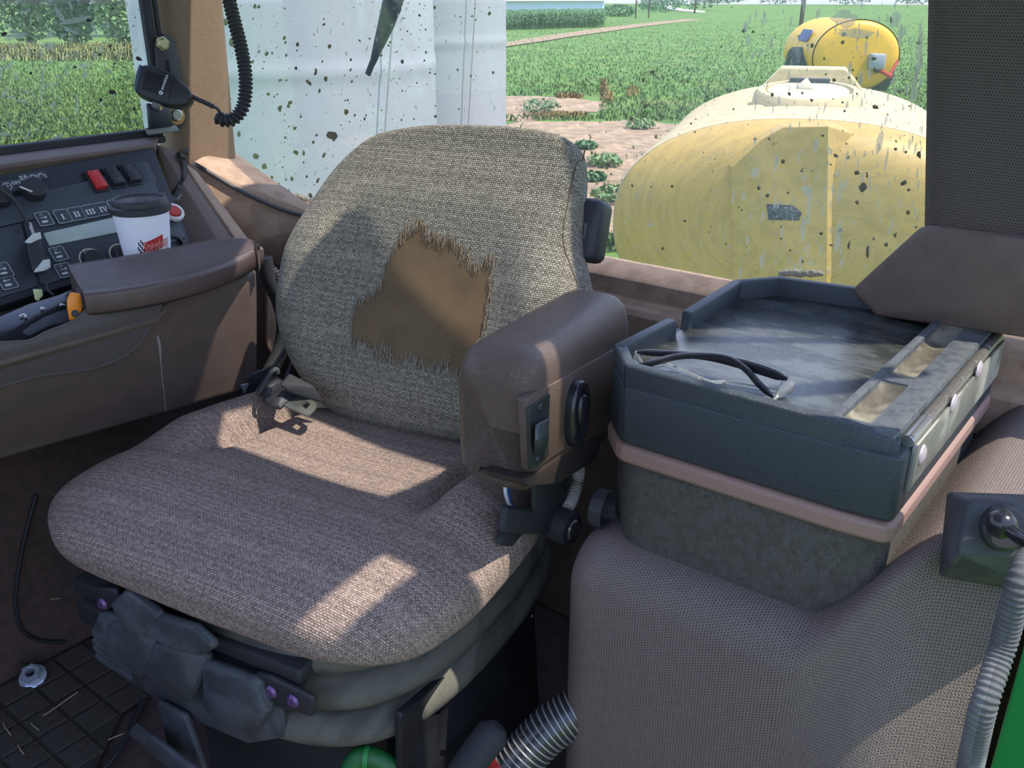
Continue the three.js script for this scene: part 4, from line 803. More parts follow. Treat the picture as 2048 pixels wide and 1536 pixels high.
// small printed piece lying on a plane: box with the print on its face
function printed(name, parent, c, u, v, w, h, th, draw, bg, rough = 0.55, pxm = 9000) {
  const n = V().crossVectors(u, v).normalize(), W = Math.max(16, Math.round(w * pxm)), H = Math.max(16, Math.round(h * pxm));
  const g = new THREE.BoxGeometry(w, h, th), uv = g.attributes.uv;
  for (let i = 0; i < 24; i++) if (i < 16 || i >= 20) uv.setXY(i, 0.001, 0.001);
  g.applyMatrix4(basis(u, v).setPosition(c));
  return mesh(name, g, std(0xffffff, rough, { map: canvasTex(W, H, (x, a, b) => { x.fillStyle = bg; x.fillRect(0, 0, a, b); draw(x, a, b); }) }), parent);
}
const sideConsole = thing('side_console', 'brown side console with instrument panel, padded lip and orange lever', 'console', V(-0.52, 0.45, 0.1));
{
  // inner side: a slightly twisted sheet between an upper and a lower edge
  const sideX = (y, z) => { const t = clamp((0.688 - y) / 0.19, 0, 1), s = clamp((0.55 - z) / 0.77, 0, 1), b = lerp(-0.53, -0.378, s); return lerp(-0.346, b, Math.pow(t, 1.15)) - 0.03 * Math.pow(sstep(0.93, 1, s), 2); };
  const on = (px, py, k = 0) => { let p = atX(px, py, -0.38); for (let i = 0; i < 8; i++) p = atX(px, py, sideX(p.y, p.z) + k); return p; };
  const ringAt = (z) => { const r = []; const top = z > -0.02 ? 0.680 : lerp(0.680, 0.700, sstep(-0.02, -0.06, z)); for (let k = 0; k <= 4; k++) { const a = k / 4 * Math.PI / 2; r.push(V(sideX(0.688, z) - 0.012 * (1 - Math.sin(a)), top - 0.012 * (1 - Math.cos(a)), z)); } for (let k = 1; k <= 14; k++) { const y = lerp(top - 0.012, 0.505, k / 14); r.push(V(sideX(y, z), y, z)); } for (let k = 1; k <= 4; k++) { const a = k / 4 * Math.PI / 2, x = sideX(0.505, z); r.push(V(x - 0.012 * (1 - Math.cos(a)), 0.505 - 0.012 * Math.sin(a), z)); } r.push(V(-0.61, 0.493, z), V(-0.61, 0.60, z), V(-0.61, top, z)); return r; };
  const zz = []; for (let i = 0; i <= 44; i++) zz.push(lerp(0.58, -0.222, i / 44));
  const body = mesh('console_body', gridGeo(zz.map(ringAt), { closed: true, caps: true, flip: false }), M.brown, sideConsole, 'brown moulded side');
  { // inset panel: a skin standing 3 mm proud of the side, and its edge bead
    const poly = [[-40, 692], [20, 684], [60, 680], [92, 664], [150, 640], [178, 616], [208, 618], [322, 600], [304, 648], [268, 698], [230, 722], [180, 738], [80, 752], [-40, 772]], edge = resample(poly.map(([x, y]) => V(x, y, 0)), 260).map((p) => [p.x, p.y]);
    const tri = THREE.ShapeUtils.triangulateShape(edge.map(([x, y]) => new THREE.Vector2(x, y)), []);
    const inside = (a, b) => { let c = false; for (let i = 0, j = edge.length - 1; i < edge.length; j = i++) { const [x1, y1] = edge[i], [x2, y2] = edge[j]; if ((y1 > b) !== (y2 > b) && a < (x2 - x1) * (b - y1) / (y2 - y1) + x1) c = !c; } return c; };
    const pos = [], idx = [], seen = new Map(), st = 2, v = (i, j) => { const k = i + ',' + j; if (!seen.has(k)) { const p = on(i * st, j * st, 0.003); seen.set(k, pos.length / 3); pos.push(p.x, p.y, p.z); } return seen.get(k); };
    for (let i = -20; i < 165; i++) for (let j = 298; j < 390; j++) if (inside((i + 0.5) * st, (j + 0.5) * st)) { const a = v(i, j), b = v(i + 1, j), c = v(i, j + 1), d = v(i + 1, j + 1); idx.push(a, c, b, b, c, d); }
    const g = new THREE.BufferGeometry(); g.setAttribute('position', new THREE.Float32BufferAttribute(pos, 3)); g.setIndex(idx); g.computeVertexNormals();
    const ip = mesh('inset_panel', boxUV(g), M.insetGrey, sideConsole, 'greyish inset side panel');
    mesh('edge_bead', tube([...edge, edge[0]].filter((_, i) => i % 2 === 0).map(([x, y]) => on(x, y, 0.0022)), 0.0016, { seg: 6, steps: 260 }), M.insetGrey, ip);
  }
  mesh('scratch', tube([[315, 672], [319, 690], [321, 715], [325, 760], [330, 800], [332, 822]].map(([x, y]) => on(x, y, 0.0004)), (q) => 0.0009 + 0.0016 * gauss(q - 0.12, 0.1), { seg: 6 }), std(srgb(156, 146, 138), 0.8), sideConsole, 'pale scuff running down the side');
  // padded lip
  const O = [[135, 532], [240, 516], [330, 500], [400, 485], [460, 478], [498, 481], [518, 492]].map(([x, y]) => atY(x, y, 0.745));
  const I = [[168, 588], [240, 580], [310, 568], [390, 549], [450, 529], [498, 506], [520, 495]].map(([x, y]) => atY(x, y, 0.735));
  const a = resample(O, 40, false), b = resample(I, 40, false), rows = [];
  for (let i = 0; i < 40; i++) {
    const p = a[i], q = b[i], t = i / 39, dish = 0.012 * Math.sin(Math.min(1, t * 1.15) * Math.PI) , row = [];
    const d = q.clone().sub(p);
    for (let k = 0; k <= 14; k++) { const s = k / 14, y = lerp(0.745, 0.735, sstep(0, 1, s)) - dish * Math.sin(s * Math.PI) + 0.003 * gauss(s - 0.05, 0.06) + 0.003 * gauss(s - 0.93, 0.07); row.push(V(p.x + d.x * s, y, p.z + d.z * s)); }
    const e = row[14];
    const nx = b[Math.min(39, i + 1)].clone().sub(b[Math.max(0, i - 1)]).normalize(), hx = -nx.z, hz = nx.x, off = (k, y) => V(e.x + hx * k, y, e.z + hz * k);
    for (let k = 1; k <= 6; k++) { const u = k / 6 * Math.PI / 2; row.push(off(0.006 * Math.sin(u), e.y - 0.006 * (1 - Math.cos(u)))); }
    row.push(off(0.0062, 0.722), off(0.004, 0.710), off(-0.002, 0.704), V(p.x - hx * 0.004, 0.704, p.z - hz * 0.004), V(p.x - hx * 0.005, 0.735, p.z - hz * 0.005), V(p.x - hx * 0.003, 0.743, p.z - hz * 0.003));
    rows.push(row);
  }
  mesh('padded_lip', gridGeo(rows, { closed: true, caps: true, flip: true }), M.brownGloss, sideConsole, 'shiny dark brown padded lip');
  // throttle quadrant: glossy bezel, slotted scale and orange lever
  const q = (x, y, k = 0) => onPlane(x, y, V(-0.40, 0.704 + k, 0.1), V(0.45, 1, 0).normalize());
  const TN = V(0.45, 1, 0).normalize();
  mesh('quadrant_bezel', slab([q(-80, 670), q(0, 632), q(60, 606), q(120, 588), q(152, 574), q(176, 600), q(168, 620), q(150, 646), q(110, 650), q(58, 672), q(-60, 720)], TN, 0.02, { r: 0.004, bevel: 0.002 }), M.blackGloss, sideConsole, 'glossy dark quadrant bezel');
  const slot = mesh('quadrant_scale', slab([q(44, 664, 0.002), q(62, 648, 0.002), q(90, 632, 0.002), q(134, 616, 0.002), q(150, 622, 0.002), q(146, 642, 0.002), q(104, 648, 0.002), q(58, 670, 0.002)], TN, 0.006, { r: 0.003, bevel: 0.001 }), M.panel, sideConsole);
  for (let i = 0; i < 9; i++) { const t = i / 8, x = lerp(56, 132, t), y = 646 - 34 * Math.sin(t * 1.5) ; mesh('scale_tooth', rhull([q(x - 3, y, 0.003), q(x + 3, y - 2, 0.003), q(x, y + 3, 0.003), q(x, y - 1, 0.007)], 0.0008), M.black, slot); }
  for (const [x, y, s] of [[47, 630, 1], [86, 616, 0.7], [125, 609, 0.7]]) mesh('symbol', s === 1 ? tube([[40, 632], [46, 628], [53, 632], [48, 634]].map(([i, j]) => q(i, j, 0.003)), 0.0012, { seg: 5, steps: 10 }) : s && slab([q(x - 6, y + 2, 0.003), q(x - 5, y - 3, 0.003), q(x + 6, y, 0.003)], TN, 0.0006, { bevel: 0 }), M.print, slot);
  const lv = mesh('throttle_lever', rhull([[[143, 588], [157, 590], [161, 616], [152, 638], [143, 637], [138, 616], [139, 597]].map(([x, y]) => atX(x, y, -0.350)), [[144, 588], [156, 590], [160, 618], [142, 638], [138, 600]].map(([x, y]) => atX(x, y, -0.364))].flat(), 0.0025, 1.0), M.orange, sideConsole, 'orange throttle lever');
  mesh('pivot_pin', lathe([[0.0001, 0.001], [0.0045, 0.0008], [0.005, 0]], atX(150, 627, -0.3465), V(1, 0.1, 0.3), 16), M.black, lv);
  // instrument panel
  const o = onPanel;
  const back = mesh('panel_recess', slab([o(-150, 378), o(304, 296), o(312, 308), o(380, 484), o(340, 512), o(60, 592), o(-150, 660)], PN, 0.03, { r: 0.006 }), M.panelDark, sideConsole, 'dark recess of the instrument panel');
  mesh('upper_plate', slab([o(-150, 432, 0.004), o(0, 400, 0.004), o(160, 366, 0.004), o(296, 322, 0.004), o(318, 384, 0.004), o(236, 402, 0.004), o(40, 444, 0.004), o(-150, 486, 0.004)].slice(0, 8), PN, 0.006, { r: 0.004, bevel: 0.001 }), M.panel, sideConsole, 'upper instrument plate');
  mesh('lower_plate', slab([o(47, 445, 0.003), o(150, 420, 0.003), o(330, 382, 0.003), o(372, 474, 0.003), o(240, 528, 0.003), o(84, 570, 0.003)], PN, 0.006, { r: 0.004, bevel: 0.001 }), M.panel, sideConsole, 'lower instrument plate');
  mesh('left_plate', slab([o(-150, 490, 0.003), o(41, 446, 0.003), o(76, 572, 0.003), o(-150, 640, 0.003)], PN, 0.006, { r: 0.004, bevel: 0.001 }), M.panel, sideConsole, 'left instrument plate');
  const BG = '#3a4046', W = 'rgb(196,198,196)';
  const box = (x, w, h, s = 'rgba(170,174,172,0.9)') => { x.strokeStyle = s; x.lineWidth = w * 0.05; x.beginPath(); x.roundRect(w * 0.05, h * 0.05, w * 0.9, h * 0.9, w * 0.12); x.stroke(); };
  const icon = (x, w, h, flipX) => { x.fillStyle = W; x.beginPath(); x.ellipse(w * 0.45, h * 0.7, w * 0.22, h * 0.08, 0, 0, 7); x.fill(); x.strokeStyle = W; x.lineWidth = w * 0.05; x.beginPath(); x.moveTo(w * 0.3, h * 0.42); x.lineTo(w * 0.7, h * 0.42); x.moveTo(w * (flipX ? 0.42 : 0.58), h * 0.33); x.lineTo(w * (flipX ? 0.3 : 0.7), h * 0.42); x.lineTo(w * (flipX ? 0.42 : 0.58), h * 0.51); x.stroke(); x.font = `${h * 0.14}px sans-serif`; x.textAlign = 'center'; x.fillText('SET', w * 0.45, h * 0.26); };
  const num = (t) => (x, w, h) => { box(x, w, h); x.fillStyle = 'rgb(222,224,220)'; x.font = `bold ${h * 0.5}px serif`; x.textAlign = 'center'; x.textBaseline = 'middle'; x.fillText(t, w / 2, h * 0.54); };
  const B = (px, py, draw, w = 0.024, h = 0.026) => printed('button', sideConsole, o(px, py, 0.0042), PU, PV, w, h, 0.0024, draw, BG);
  B(88, 438, (x, w, h) => { box(x, w, h); icon(x, w, h); });
  B(125, 433, num('I')); B(153, 428, num('II')); B(180, 423, num('III')); B(206, 418, num('IV')); B(232, 412, num('V'));
  B(117, 508, (x, w, h) => { box(x, w, h); icon(x, w, h, true); });
  B(128, 541, (x, w, h) => { box(x, w, h); icon(x, w, h); });
  B(6, 541, (x, w, h) => { box(x, w, h); icon(x, w, h); }); B(15, 564, (x, w, h) => { box(x, w, h); icon(x, w, h, true); });
  const dsp = mesh('display', slab([o(87, 466, 0.005), o(238, 432, 0.005), o(246, 462, 0.005), o(99, 491, 0.005)], PN, 0.004, { r: 0.002, bevel: 0.0006 }), M.display, sideConsole, 'pale blank display strip');
  // rotary switches
  const knob = (px, py, r, h, off = 0.004) => mesh('knob', lathe([[0.0001, h], [r * 0.82, h], [r * 0.92, h - 0.0015], [r, 0.001], [r, -0.002]], o(px, py, off), PN, 28), M.black, sideConsole, 'black rotary knob');
  const k1 = knob(66, 384, 0.0185, 0.017);
  { const c = o(66, 384, 0.0215), d = PU.clone().multiplyScalar(-0.75).addScaledVector(PV, 0.66); mesh('pointer', rhull([c.clone().addScaledVector(d, 0.002), c.clone().addScaledVector(d, 0.018)], 0.0013), M.print, k1, 'white pointer'); }
  knob(-2, 398, 0.017, 0.016);
  for (const [x, y] of [[184, 519], [243, 509]]) { mesh('dial_ring', lathe([[0.0175, 0.0015], [0.0195, 0.0015], [0.0195, 0], [0.0175, 0]], o(x, y, 0.003), PN, 32), std(srgb(190, 188, 160), 0.6), sideConsole, 'pale printed dial ring'); knob(x + 2, y + 3, 0.0155, 0.012); }
  printed('marking', sideConsole, o(26, 371, 0.0041), PU, PV, 0.030, 0.020, 0.0006, (x, w, h) => { x.strokeStyle = W; x.lineWidth = h * 0.06; x.beginPath(); x.arc(w * 0.22, h * 0.5, h * 0.3, 0, 7); x.moveTo(w * 0.22, h * 0.28); x.lineTo(w * 0.22, h * 0.5); x.lineTo(w * 0.32, h * 0.5); x.stroke(); x.fillStyle = W; x.font = `bold ${h * 0.4}px sans-serif`; x.fillText('OFF', w * 0.48, h * 0.45); }, BG);
  printed('marking', sideConsole, o(66, 353, 0.0041), PU, PV, 0.042, 0.014, 0.0006, (x, w, h) => { x.strokeStyle = W; x.fillStyle = W; x.lineWidth = h * 0.1; const D = (s) => { x.beginPath(); x.arc(w * s, h * 0.5, h * 0.24, -1.57, 1.57); x.closePath(); x.stroke(); x.beginPath(); for (let i = 0; i < 3; i++) { x.moveTo(w * s - h * 0.2, h * (0.3 + 0.2 * i)); x.lineTo(w * s - h * 0.6, h * (0.3 + 0.2 * i)); } x.stroke(); }; D(0.2); x.beginPath(); x.arc(w * 0.5, h * 0.6, h * 0.3, 3.14, 6.28); x.stroke(); x.font = `${h * 0.55}px sans-serif`; x.fillText('1', w * 0.6, h * 0.8); x.beginPath(); x.arc(w * 0.8, h * 0.6, h * 0.3, 3.14, 6.28); x.stroke(); x.fillText('2', w * 0.9, h * 0.85); }, BG);
  printed('marking', sideConsole, o(174, 502, 0.0038), PU, PV, 0.014, 0.016, 0.0006, (x, w, h) => { x.strokeStyle = W; x.lineWidth = h * 0.08; x.beginPath(); x.arc(w * 0.5, h * 0.6, h * 0.3, 0, 7); x.moveTo(w * 0.5, h * 0.42); x.lineTo(w * 0.5, h * 0.62); x.lineTo(w * 0.66, h * 0.62); x.stroke(); }, BG);
  // rocker switches
  const rocker = (px, py, mat, label, sym) => {
    const c = o(px, py, 0.004), at = (u, v, k) => c.clone().addScaledVector(PU, u).addScaledVector(PV, v).addScaledVector(PN, k);
    const f = mesh('switch_frame', slab([at(-0.0125, -0.022, 0.003), at(0.0125, -0.022, 0.003), at(0.0125, 0.022, 0.003), at(-0.0125, 0.022, 0.003)], PN, 0.006, { r: 0.003, bevel: 0.001, holes: [[at(-0.0095, -0.0185, 0.003), at(0.0095, -0.0185, 0.003), at(0.0095, 0.0185, 0.003), at(-0.0095, 0.0185, 0.003)]] }), M.panelDark, sideConsole);
    const r = mesh('rocker', rhull([at(-0.008, -0.0165, 0.0), at(0.008, -0.0165, 0.0), at(0.008, 0.0165, 0.0), at(-0.008, 0.0165, 0.0), at(-0.008, -0.0155, 0.0085), at(0.008, -0.0155, 0.0085), at(-0.008, 0.0, 0.0045), at(0.008, 0.0, 0.0045), at(-0.008, 0.0155, 0.006), at(0.008, 0.0155, 0.006)], 0.0012), mat, f, label);
    mesh('symbol', sym(at), mat === M.red ? std(srgb(214, 120, 110), 0.6) : std(srgb(120, 126, 128), 0.6), r);
  };
  rocker(193, 362, M.red, 'red rocker switch', (at) => tube([at(0, 0.012, 0.0085), at(0.004, 0.005, 0.0075), at(-0.004, 0.005, 0.0075), at(0, 0.012, 0.0085)], 0.0004, { seg: 4, curve: false, steps: 12 }));
  rocker(228, 355, M.black, 'black rocker switch', (at) => tube([at(-0.003, -0.005, 0.0085), at(0.003, -0.005, 0.0085), at(0.003, -0.011, 0.01), at(-0.003, -0.011, 0.01), at(-0.003, -0.005, 0.0085)], 0.0004, { seg: 4, curve: false, steps: 16 }));
  rocker(261, 349, M.black, 'black rocker switch', (at) => tube([at(-0.003, 0.011, 0.0085), at(0.003, 0.011, 0.0085), at(0.003, 0.005, 0.0078), at(-0.003, 0.005, 0.0078), at(-0.003, 0.011, 0.0085)], 0.0004, { seg: 4, curve: false, steps: 16 }));
  { const c = o(290, 343, 0.0045), at = (u, v, k = 0) => c.clone().addScaledVector(PU, u).addScaledVector(PV, v).addScaledVector(PN, k); mesh('blanking_plate', slab([at(-0.012, -0.02), at(0.012, -0.02), at(0.012, 0.02), at(-0.012, 0.02)], PN, 0.002, { r: 0.002, bevel: 0.0008 }), M.panel, sideConsole); }
  mesh('socket', lathe([[0.012, 0.003], [0.0165, 0.003], [0.0175, 0], [0.012, -0.012], [0.0001, -0.012]], o(350, 488, 0.004), PN, 26), M.blackGloss, sideConsole, 'black round socket');
  mesh('screw', lathe([[0.0001, 0.0015], [0.003, 0.001], [0.0035, 0]], o(36, 462, 0.003), PN, 12), M.black, sideConsole);
  mesh('cup_ring', lathe([[0.046, 0.0], [0.052, 0.002], [0.056, 0.0], [0.056, -0.012], [0.046, -0.012], [0.046, 0]], V(-0.487, 0.712, -0.112), V(0, 1, 0), 40), M.black, sideConsole, 'black cup holder ring');
}
// ---------------------------------------------------------------- paper cup
{
  const C = V(-0.493, 0.665, -0.108), t = thing('coffee_cup', 'white paper cup with black lid and red racing print in the console', 'cup', C);
  const map = canvasTex(2048, 512, (x, w, h) => {
    x.fillStyle = '#eceef2'; x.fillRect(0, 0, w, h);
    x.fillStyle = 'rgba(160,166,180,0.7)'; x.fillRect(w * 0.94, 0, 3, h);
    const logo = (cx, cy, s) => {
      x.save(); x.translate(cx, cy); x.rotate(-0.06);
      for (let i = 0; i < 5; i++) for (let j = 0; j < 5; j++) { x.fillStyle = (i + j) % 2 ? '#16161a' : '#f4f4f4'; x.fillRect((-150 + i * 15) * s, (-44 + j * 18 - i * 5) * s, 15 * s, 18 * s); }
      x.fillStyle = '#b8322c'; x.strokeStyle = '#16161a'; x.lineWidth = 3 * s;
      x.beginPath(); x.moveTo(-92 * s, 26 * s); x.lineTo(-70 * s, -42 * s); x.lineTo(170 * s, -58 * s); x.lineTo(170 * s, 6 * s); x.closePath(); x.fill();
      x.font = `italic bold ${70 * s}px sans-serif`; x.fillStyle = '#e88878'; x.textBaseline = 'middle'; x.strokeText('Speedway', -84 * s, -14 * s); x.fillText('Speedway', -84 * s, -14 * s);
      x.fillStyle = '#1c1c20'; x.font = `italic bold ${44 * s}px sans-serif`; x.fillText('IMC', 0, 46 * s);
      x.restore();
    };
    logo(w * 0.195, h * 0.45, 1.12);
    x.fillStyle = '#b0362e'; x.beginPath(); x.roundRect(w * 0.865, h * 0.44, 62, 52, 10); x.fill(); x.fillStyle = '#44262a'; x.fillRect(w * 0.865 + 8, h * 0.46, 40, 14);
  });
  const prof = [[0.0001, 0], [0.0285, 0], [0.0295, 0.002], [0.0424, 0.138], [0.0428, 0.139]].map(([r, y]) => new THREE.Vector2(r, y));
  const g = new THREE.LatheGeometry(prof, 64);
  { const p = g.attributes.position, uv = g.attributes.uv; for (let i = 0; i < p.count; i++) uv.setY(i, clamp(p.getY(i) / 0.14)); }
  g.translate(C.x, C.y, C.z);
  const cup = mesh('cup_body', g, std(0xffffff, 0.55, { map }), t, 'white printed paper cup');
  const Y = C.y + 0.131;
  const lid = mesh('lid', lathe([[0.0428, -0.002], [0.0455, 0.0], [0.0465, 0.004], [0.0455, 0.008], [0.0440, 0.009], [0.0412, 0.010], [0.0398, 0.0185], [0.0388, 0.0200], [0.0360, 0.0200], [0.0350, 0.0170], [0.022, 0.0150], [0.0001, 0.0145]], V(C.x, Y, C.z), V(0, 1, 0), 56), M.black, t, 'black plastic lid');
  mesh('lid_dome', lathe([[0.0001, 0.019], [0.012, 0.0186], [0.022, 0.0160], [0.024, 0.0135]], V(C.x - 0.006, Y, C.z + 0.004), V(0, 1, 0), 32), M.black, lid);
}

// ---------------------------------------------------------------- storage box with tray lid, left of the seat
const box = thing('storage_box', 'dark storage box with a dusty tray lid and brown piping', 'box', V(0.50, 0.53, -0.30));
{
  const out = [[0.346, -0.145], [0.386, -0.103], [0.615, -0.106], [0.664, -0.112], [0.664, -0.49], [0.604, -0.530], [0.384, -0.498], [0.341, -0.445]];
  const grow = (k) => { const c = out.reduce((t, p) => [t[0] + p[0] / 8, t[1] + p[1] / 8], [0, 0]); return out.map(([x, z]) => [c[0] + (x - c[0]) * (1 + k / 0.16), c[1] + (z - c[1]) * (1 + k / 0.2)]); };
  const flat = (pts, y) => pts.map(([x, z]) => V(x, y, z));
  const UPV = V(0, 1, 0), rev = (a) => a.slice().reverse();
  mesh('bin', rhull([...flat(grow(-0.031), 0.63), ...flat(grow(-0.033), 0.538)], 0.027, 1.2), M.bin, box, 'speckled grey-green bin');
  mesh('piping', slab(flat(grow(0.002), 0.6655), UPV, 0.021, { r: 0.012, bevel: 0.006, seg: 4 }), std(srgb(146, 118, 106), 0.55, { bumpMap: grainBump, bumpScale: 0.0002 }), box, 'brown piping between bin and lid');
  const lid = mesh('lid', slab(flat(out, 0.733), UPV, 0.066, { r: 0.010, bevel: 0.004, seg: 3 }), M.lidNavy, box, 'dark grained lid');
  // tray floor
  mesh('tray_floor', slab(flat([[0.356, -0.15], [0.392, -0.115], [0.592, -0.116], [0.592, -0.515], [0.388, -0.487], [0.352, -0.44]], 0.7352), UPV, 0.004, { r: 0.006, bevel: 0.001 }), M.trayTop, box, 'shiny dusty tray floor');
  // upstanding rim: front, left in two lengths with a finger gap, and back
  const wall = (list, y0, y1, th = 0.009) => { const n = list.length, L = list.map(([x, z]) => V(x, 0, z)), a = [], b = []; for (let i = 0; i < n; i++) { const d = L[Math.min(n - 1, i + 1)].clone().sub(L[Math.max(0, i - 1)]).normalize(), s = V(-d.z, 0, d.x); a.push(L[i]); b.push(L[i].clone().addScaledVector(s, th)); } const out2 = []; for (let i = 0; i < n - 1; i++) { const h = typeof y1 === 'function' ? y1 : () => y1; out2.push(rhull([a[i], a[i + 1], b[i], b[i + 1]].flatMap((p, k) => [V(p.x, y0, p.z), V(p.x, h(k % 2 ? i + 1 : i), p.z)]), 0.0025)); } return out2; };
  mesh('rim', wall([[0.655, -0.118], [0.612, -0.110], [0.388, -0.107], [0.350, -0.147]], 0.72, (i) => [0.742, 0.7505, 0.7525, 0.7535][i]), M.lidNavy, lid, 'front rim of the tray');
  mesh('rim', wall([[0.350, -0.147], [0.351, -0.258]], 0.72, (i) => 0.754), M.lidNavy, lid);
  mesh('rim', wall([[0.350, -0.30], [0.346, -0.443], [0.386, -0.494], [0.602, -0.526]], 0.72, (i) => [0.752, 0.756, 0.757, 0.757][i]), M.lidNavy, lid);
  mesh('rim_end', rhull([V(0.352, 0.722, -0.287), V(0.362, 0.722, -0.287), V(0.352, 0.75, -0.305), V(0.358, 0.75, -0.305)], 0.003), M.lidNavy, lid);
  // pen rail on the right with two troughs
  const rail = mesh('pen_rail', slab(flat([[0.590, -0.112], [0.652, -0.118], [0.654, -0.492], [0.604, -0.522], [0.590, -0.518]], 0.7485), UPV, 0.018, { r: 0.004, bevel: 0.003, holes: [flat([[0.600, -0.265], [0.626, -0.265], [0.626, -0.470], [0.600, -0.470]], 0.7485), flat([[0.600, -0.135], [0.626, -0.135], [0.626, -0.245], [0.600, -0.245]], 0.7485)] }), std(srgb(86, 92, 94), 0.5, { map: dustMap(0.85, 1.1, 35, [1, 1, 1], 60), bumpMap: grainBump, bumpScale: 0.0003 }), box, 'grained rail with two pen troughs');
  for (const [z0, z1] of [[-0.262, -0.472], [-0.132, -0.247]]) { const rows = []; for (let i = 0; i <= 16; i++) { const z = lerp(z0, z1, i / 16), e = Math.min(1, Math.min(i, 16 - i) / 2.2), row = []; for (let k = 0; k <= 10; k++) { const a = Math.PI + k / 10 * Math.PI; row.push(V(0.613 + Math.cos(a) * 0.0145, 0.7472 + Math.sin(a) * 0.0105 * Math.sqrt(e), z)); } rows.push(row); } mesh('trough', gridGeo(rows, { flip: false }), M.trayDust, rail, 'dusty trough'); }
  mesh('end_lug', rhull([V(0.606, 0.73, -0.488), V(0.645, 0.73, -0.488), V(0.606, 0.757, -0.515), V(0.650, 0.752, -0.492), V(0.604, 0.757, -0.522)], 0.004), M.lidNavy, rail);
  // piano hinge
  const H = V(0.6585, 0.7375, 0);
  for (let i = 0; i < 6; i++) { const z0 = lerp(-0.138, -0.486, i / 6), z1 = lerp(-0.138, -0.486, (i + 1) / 6) + 0.001; mesh('hinge_knuckle', lathe([[0.0001, 0], [0.0055, 0], [0.006, 0.0006], [0.006, z0 - z1 - 0.0006], [0.0055, z0 - z1], [0.0001, z0 - z1]], V(H.x, H.y, z1), V(0, 0, 1), 20), i === 0 ? M.steel : std(srgb(150, 146, 138), 0.35, { metalness: 0.7, map: dustMap(0.85, 1.05, 36 + i, [1, 1, 1], 40) }), box, i ? null : 'shiny hinge knuckle'); }
  const leaf = mesh('hinge_leaf', slab([V(0.667, 0.690, -0.135), V(0.667, 0.690, -0.488), V(0.667, 0.734, -0.488), V(0.667, 0.734, -0.135)], V(1, 0, 0), 0.003, { r: 0.002, bevel: 0.0008 }), std(srgb(168, 168, 156), 0.55, { metalness: 0.3, map: dustMap(0.7, 1.05, 45) }), box, 'dusty metal hinge leaf');
  for (const [x, y] of [[1843, 908], [1906, 806], [1957, 738]]) mesh('rivet', lathe([[0.0001, 0.004], [0.005, 0.0035], [0.0085, 0.0015], [0.0095, 0]], atX(x, y, 0.667), V(1, 0, 0), 22), std(srgb(206, 190, 200), 0.3, { metalness: 0.4 }), leaf, 'shiny domed rivet');
  const knob = mesh('latch_cap', lathe([[0.0001, 0.012], [0.018, 0.012], [0.0215, 0.010], [0.023, 0.004], [0.023, -0.006]], atX(1207, 1018, 0.352), V(-1, 0, 0.15), 30), M.black, box, 'black round latch cap');
}
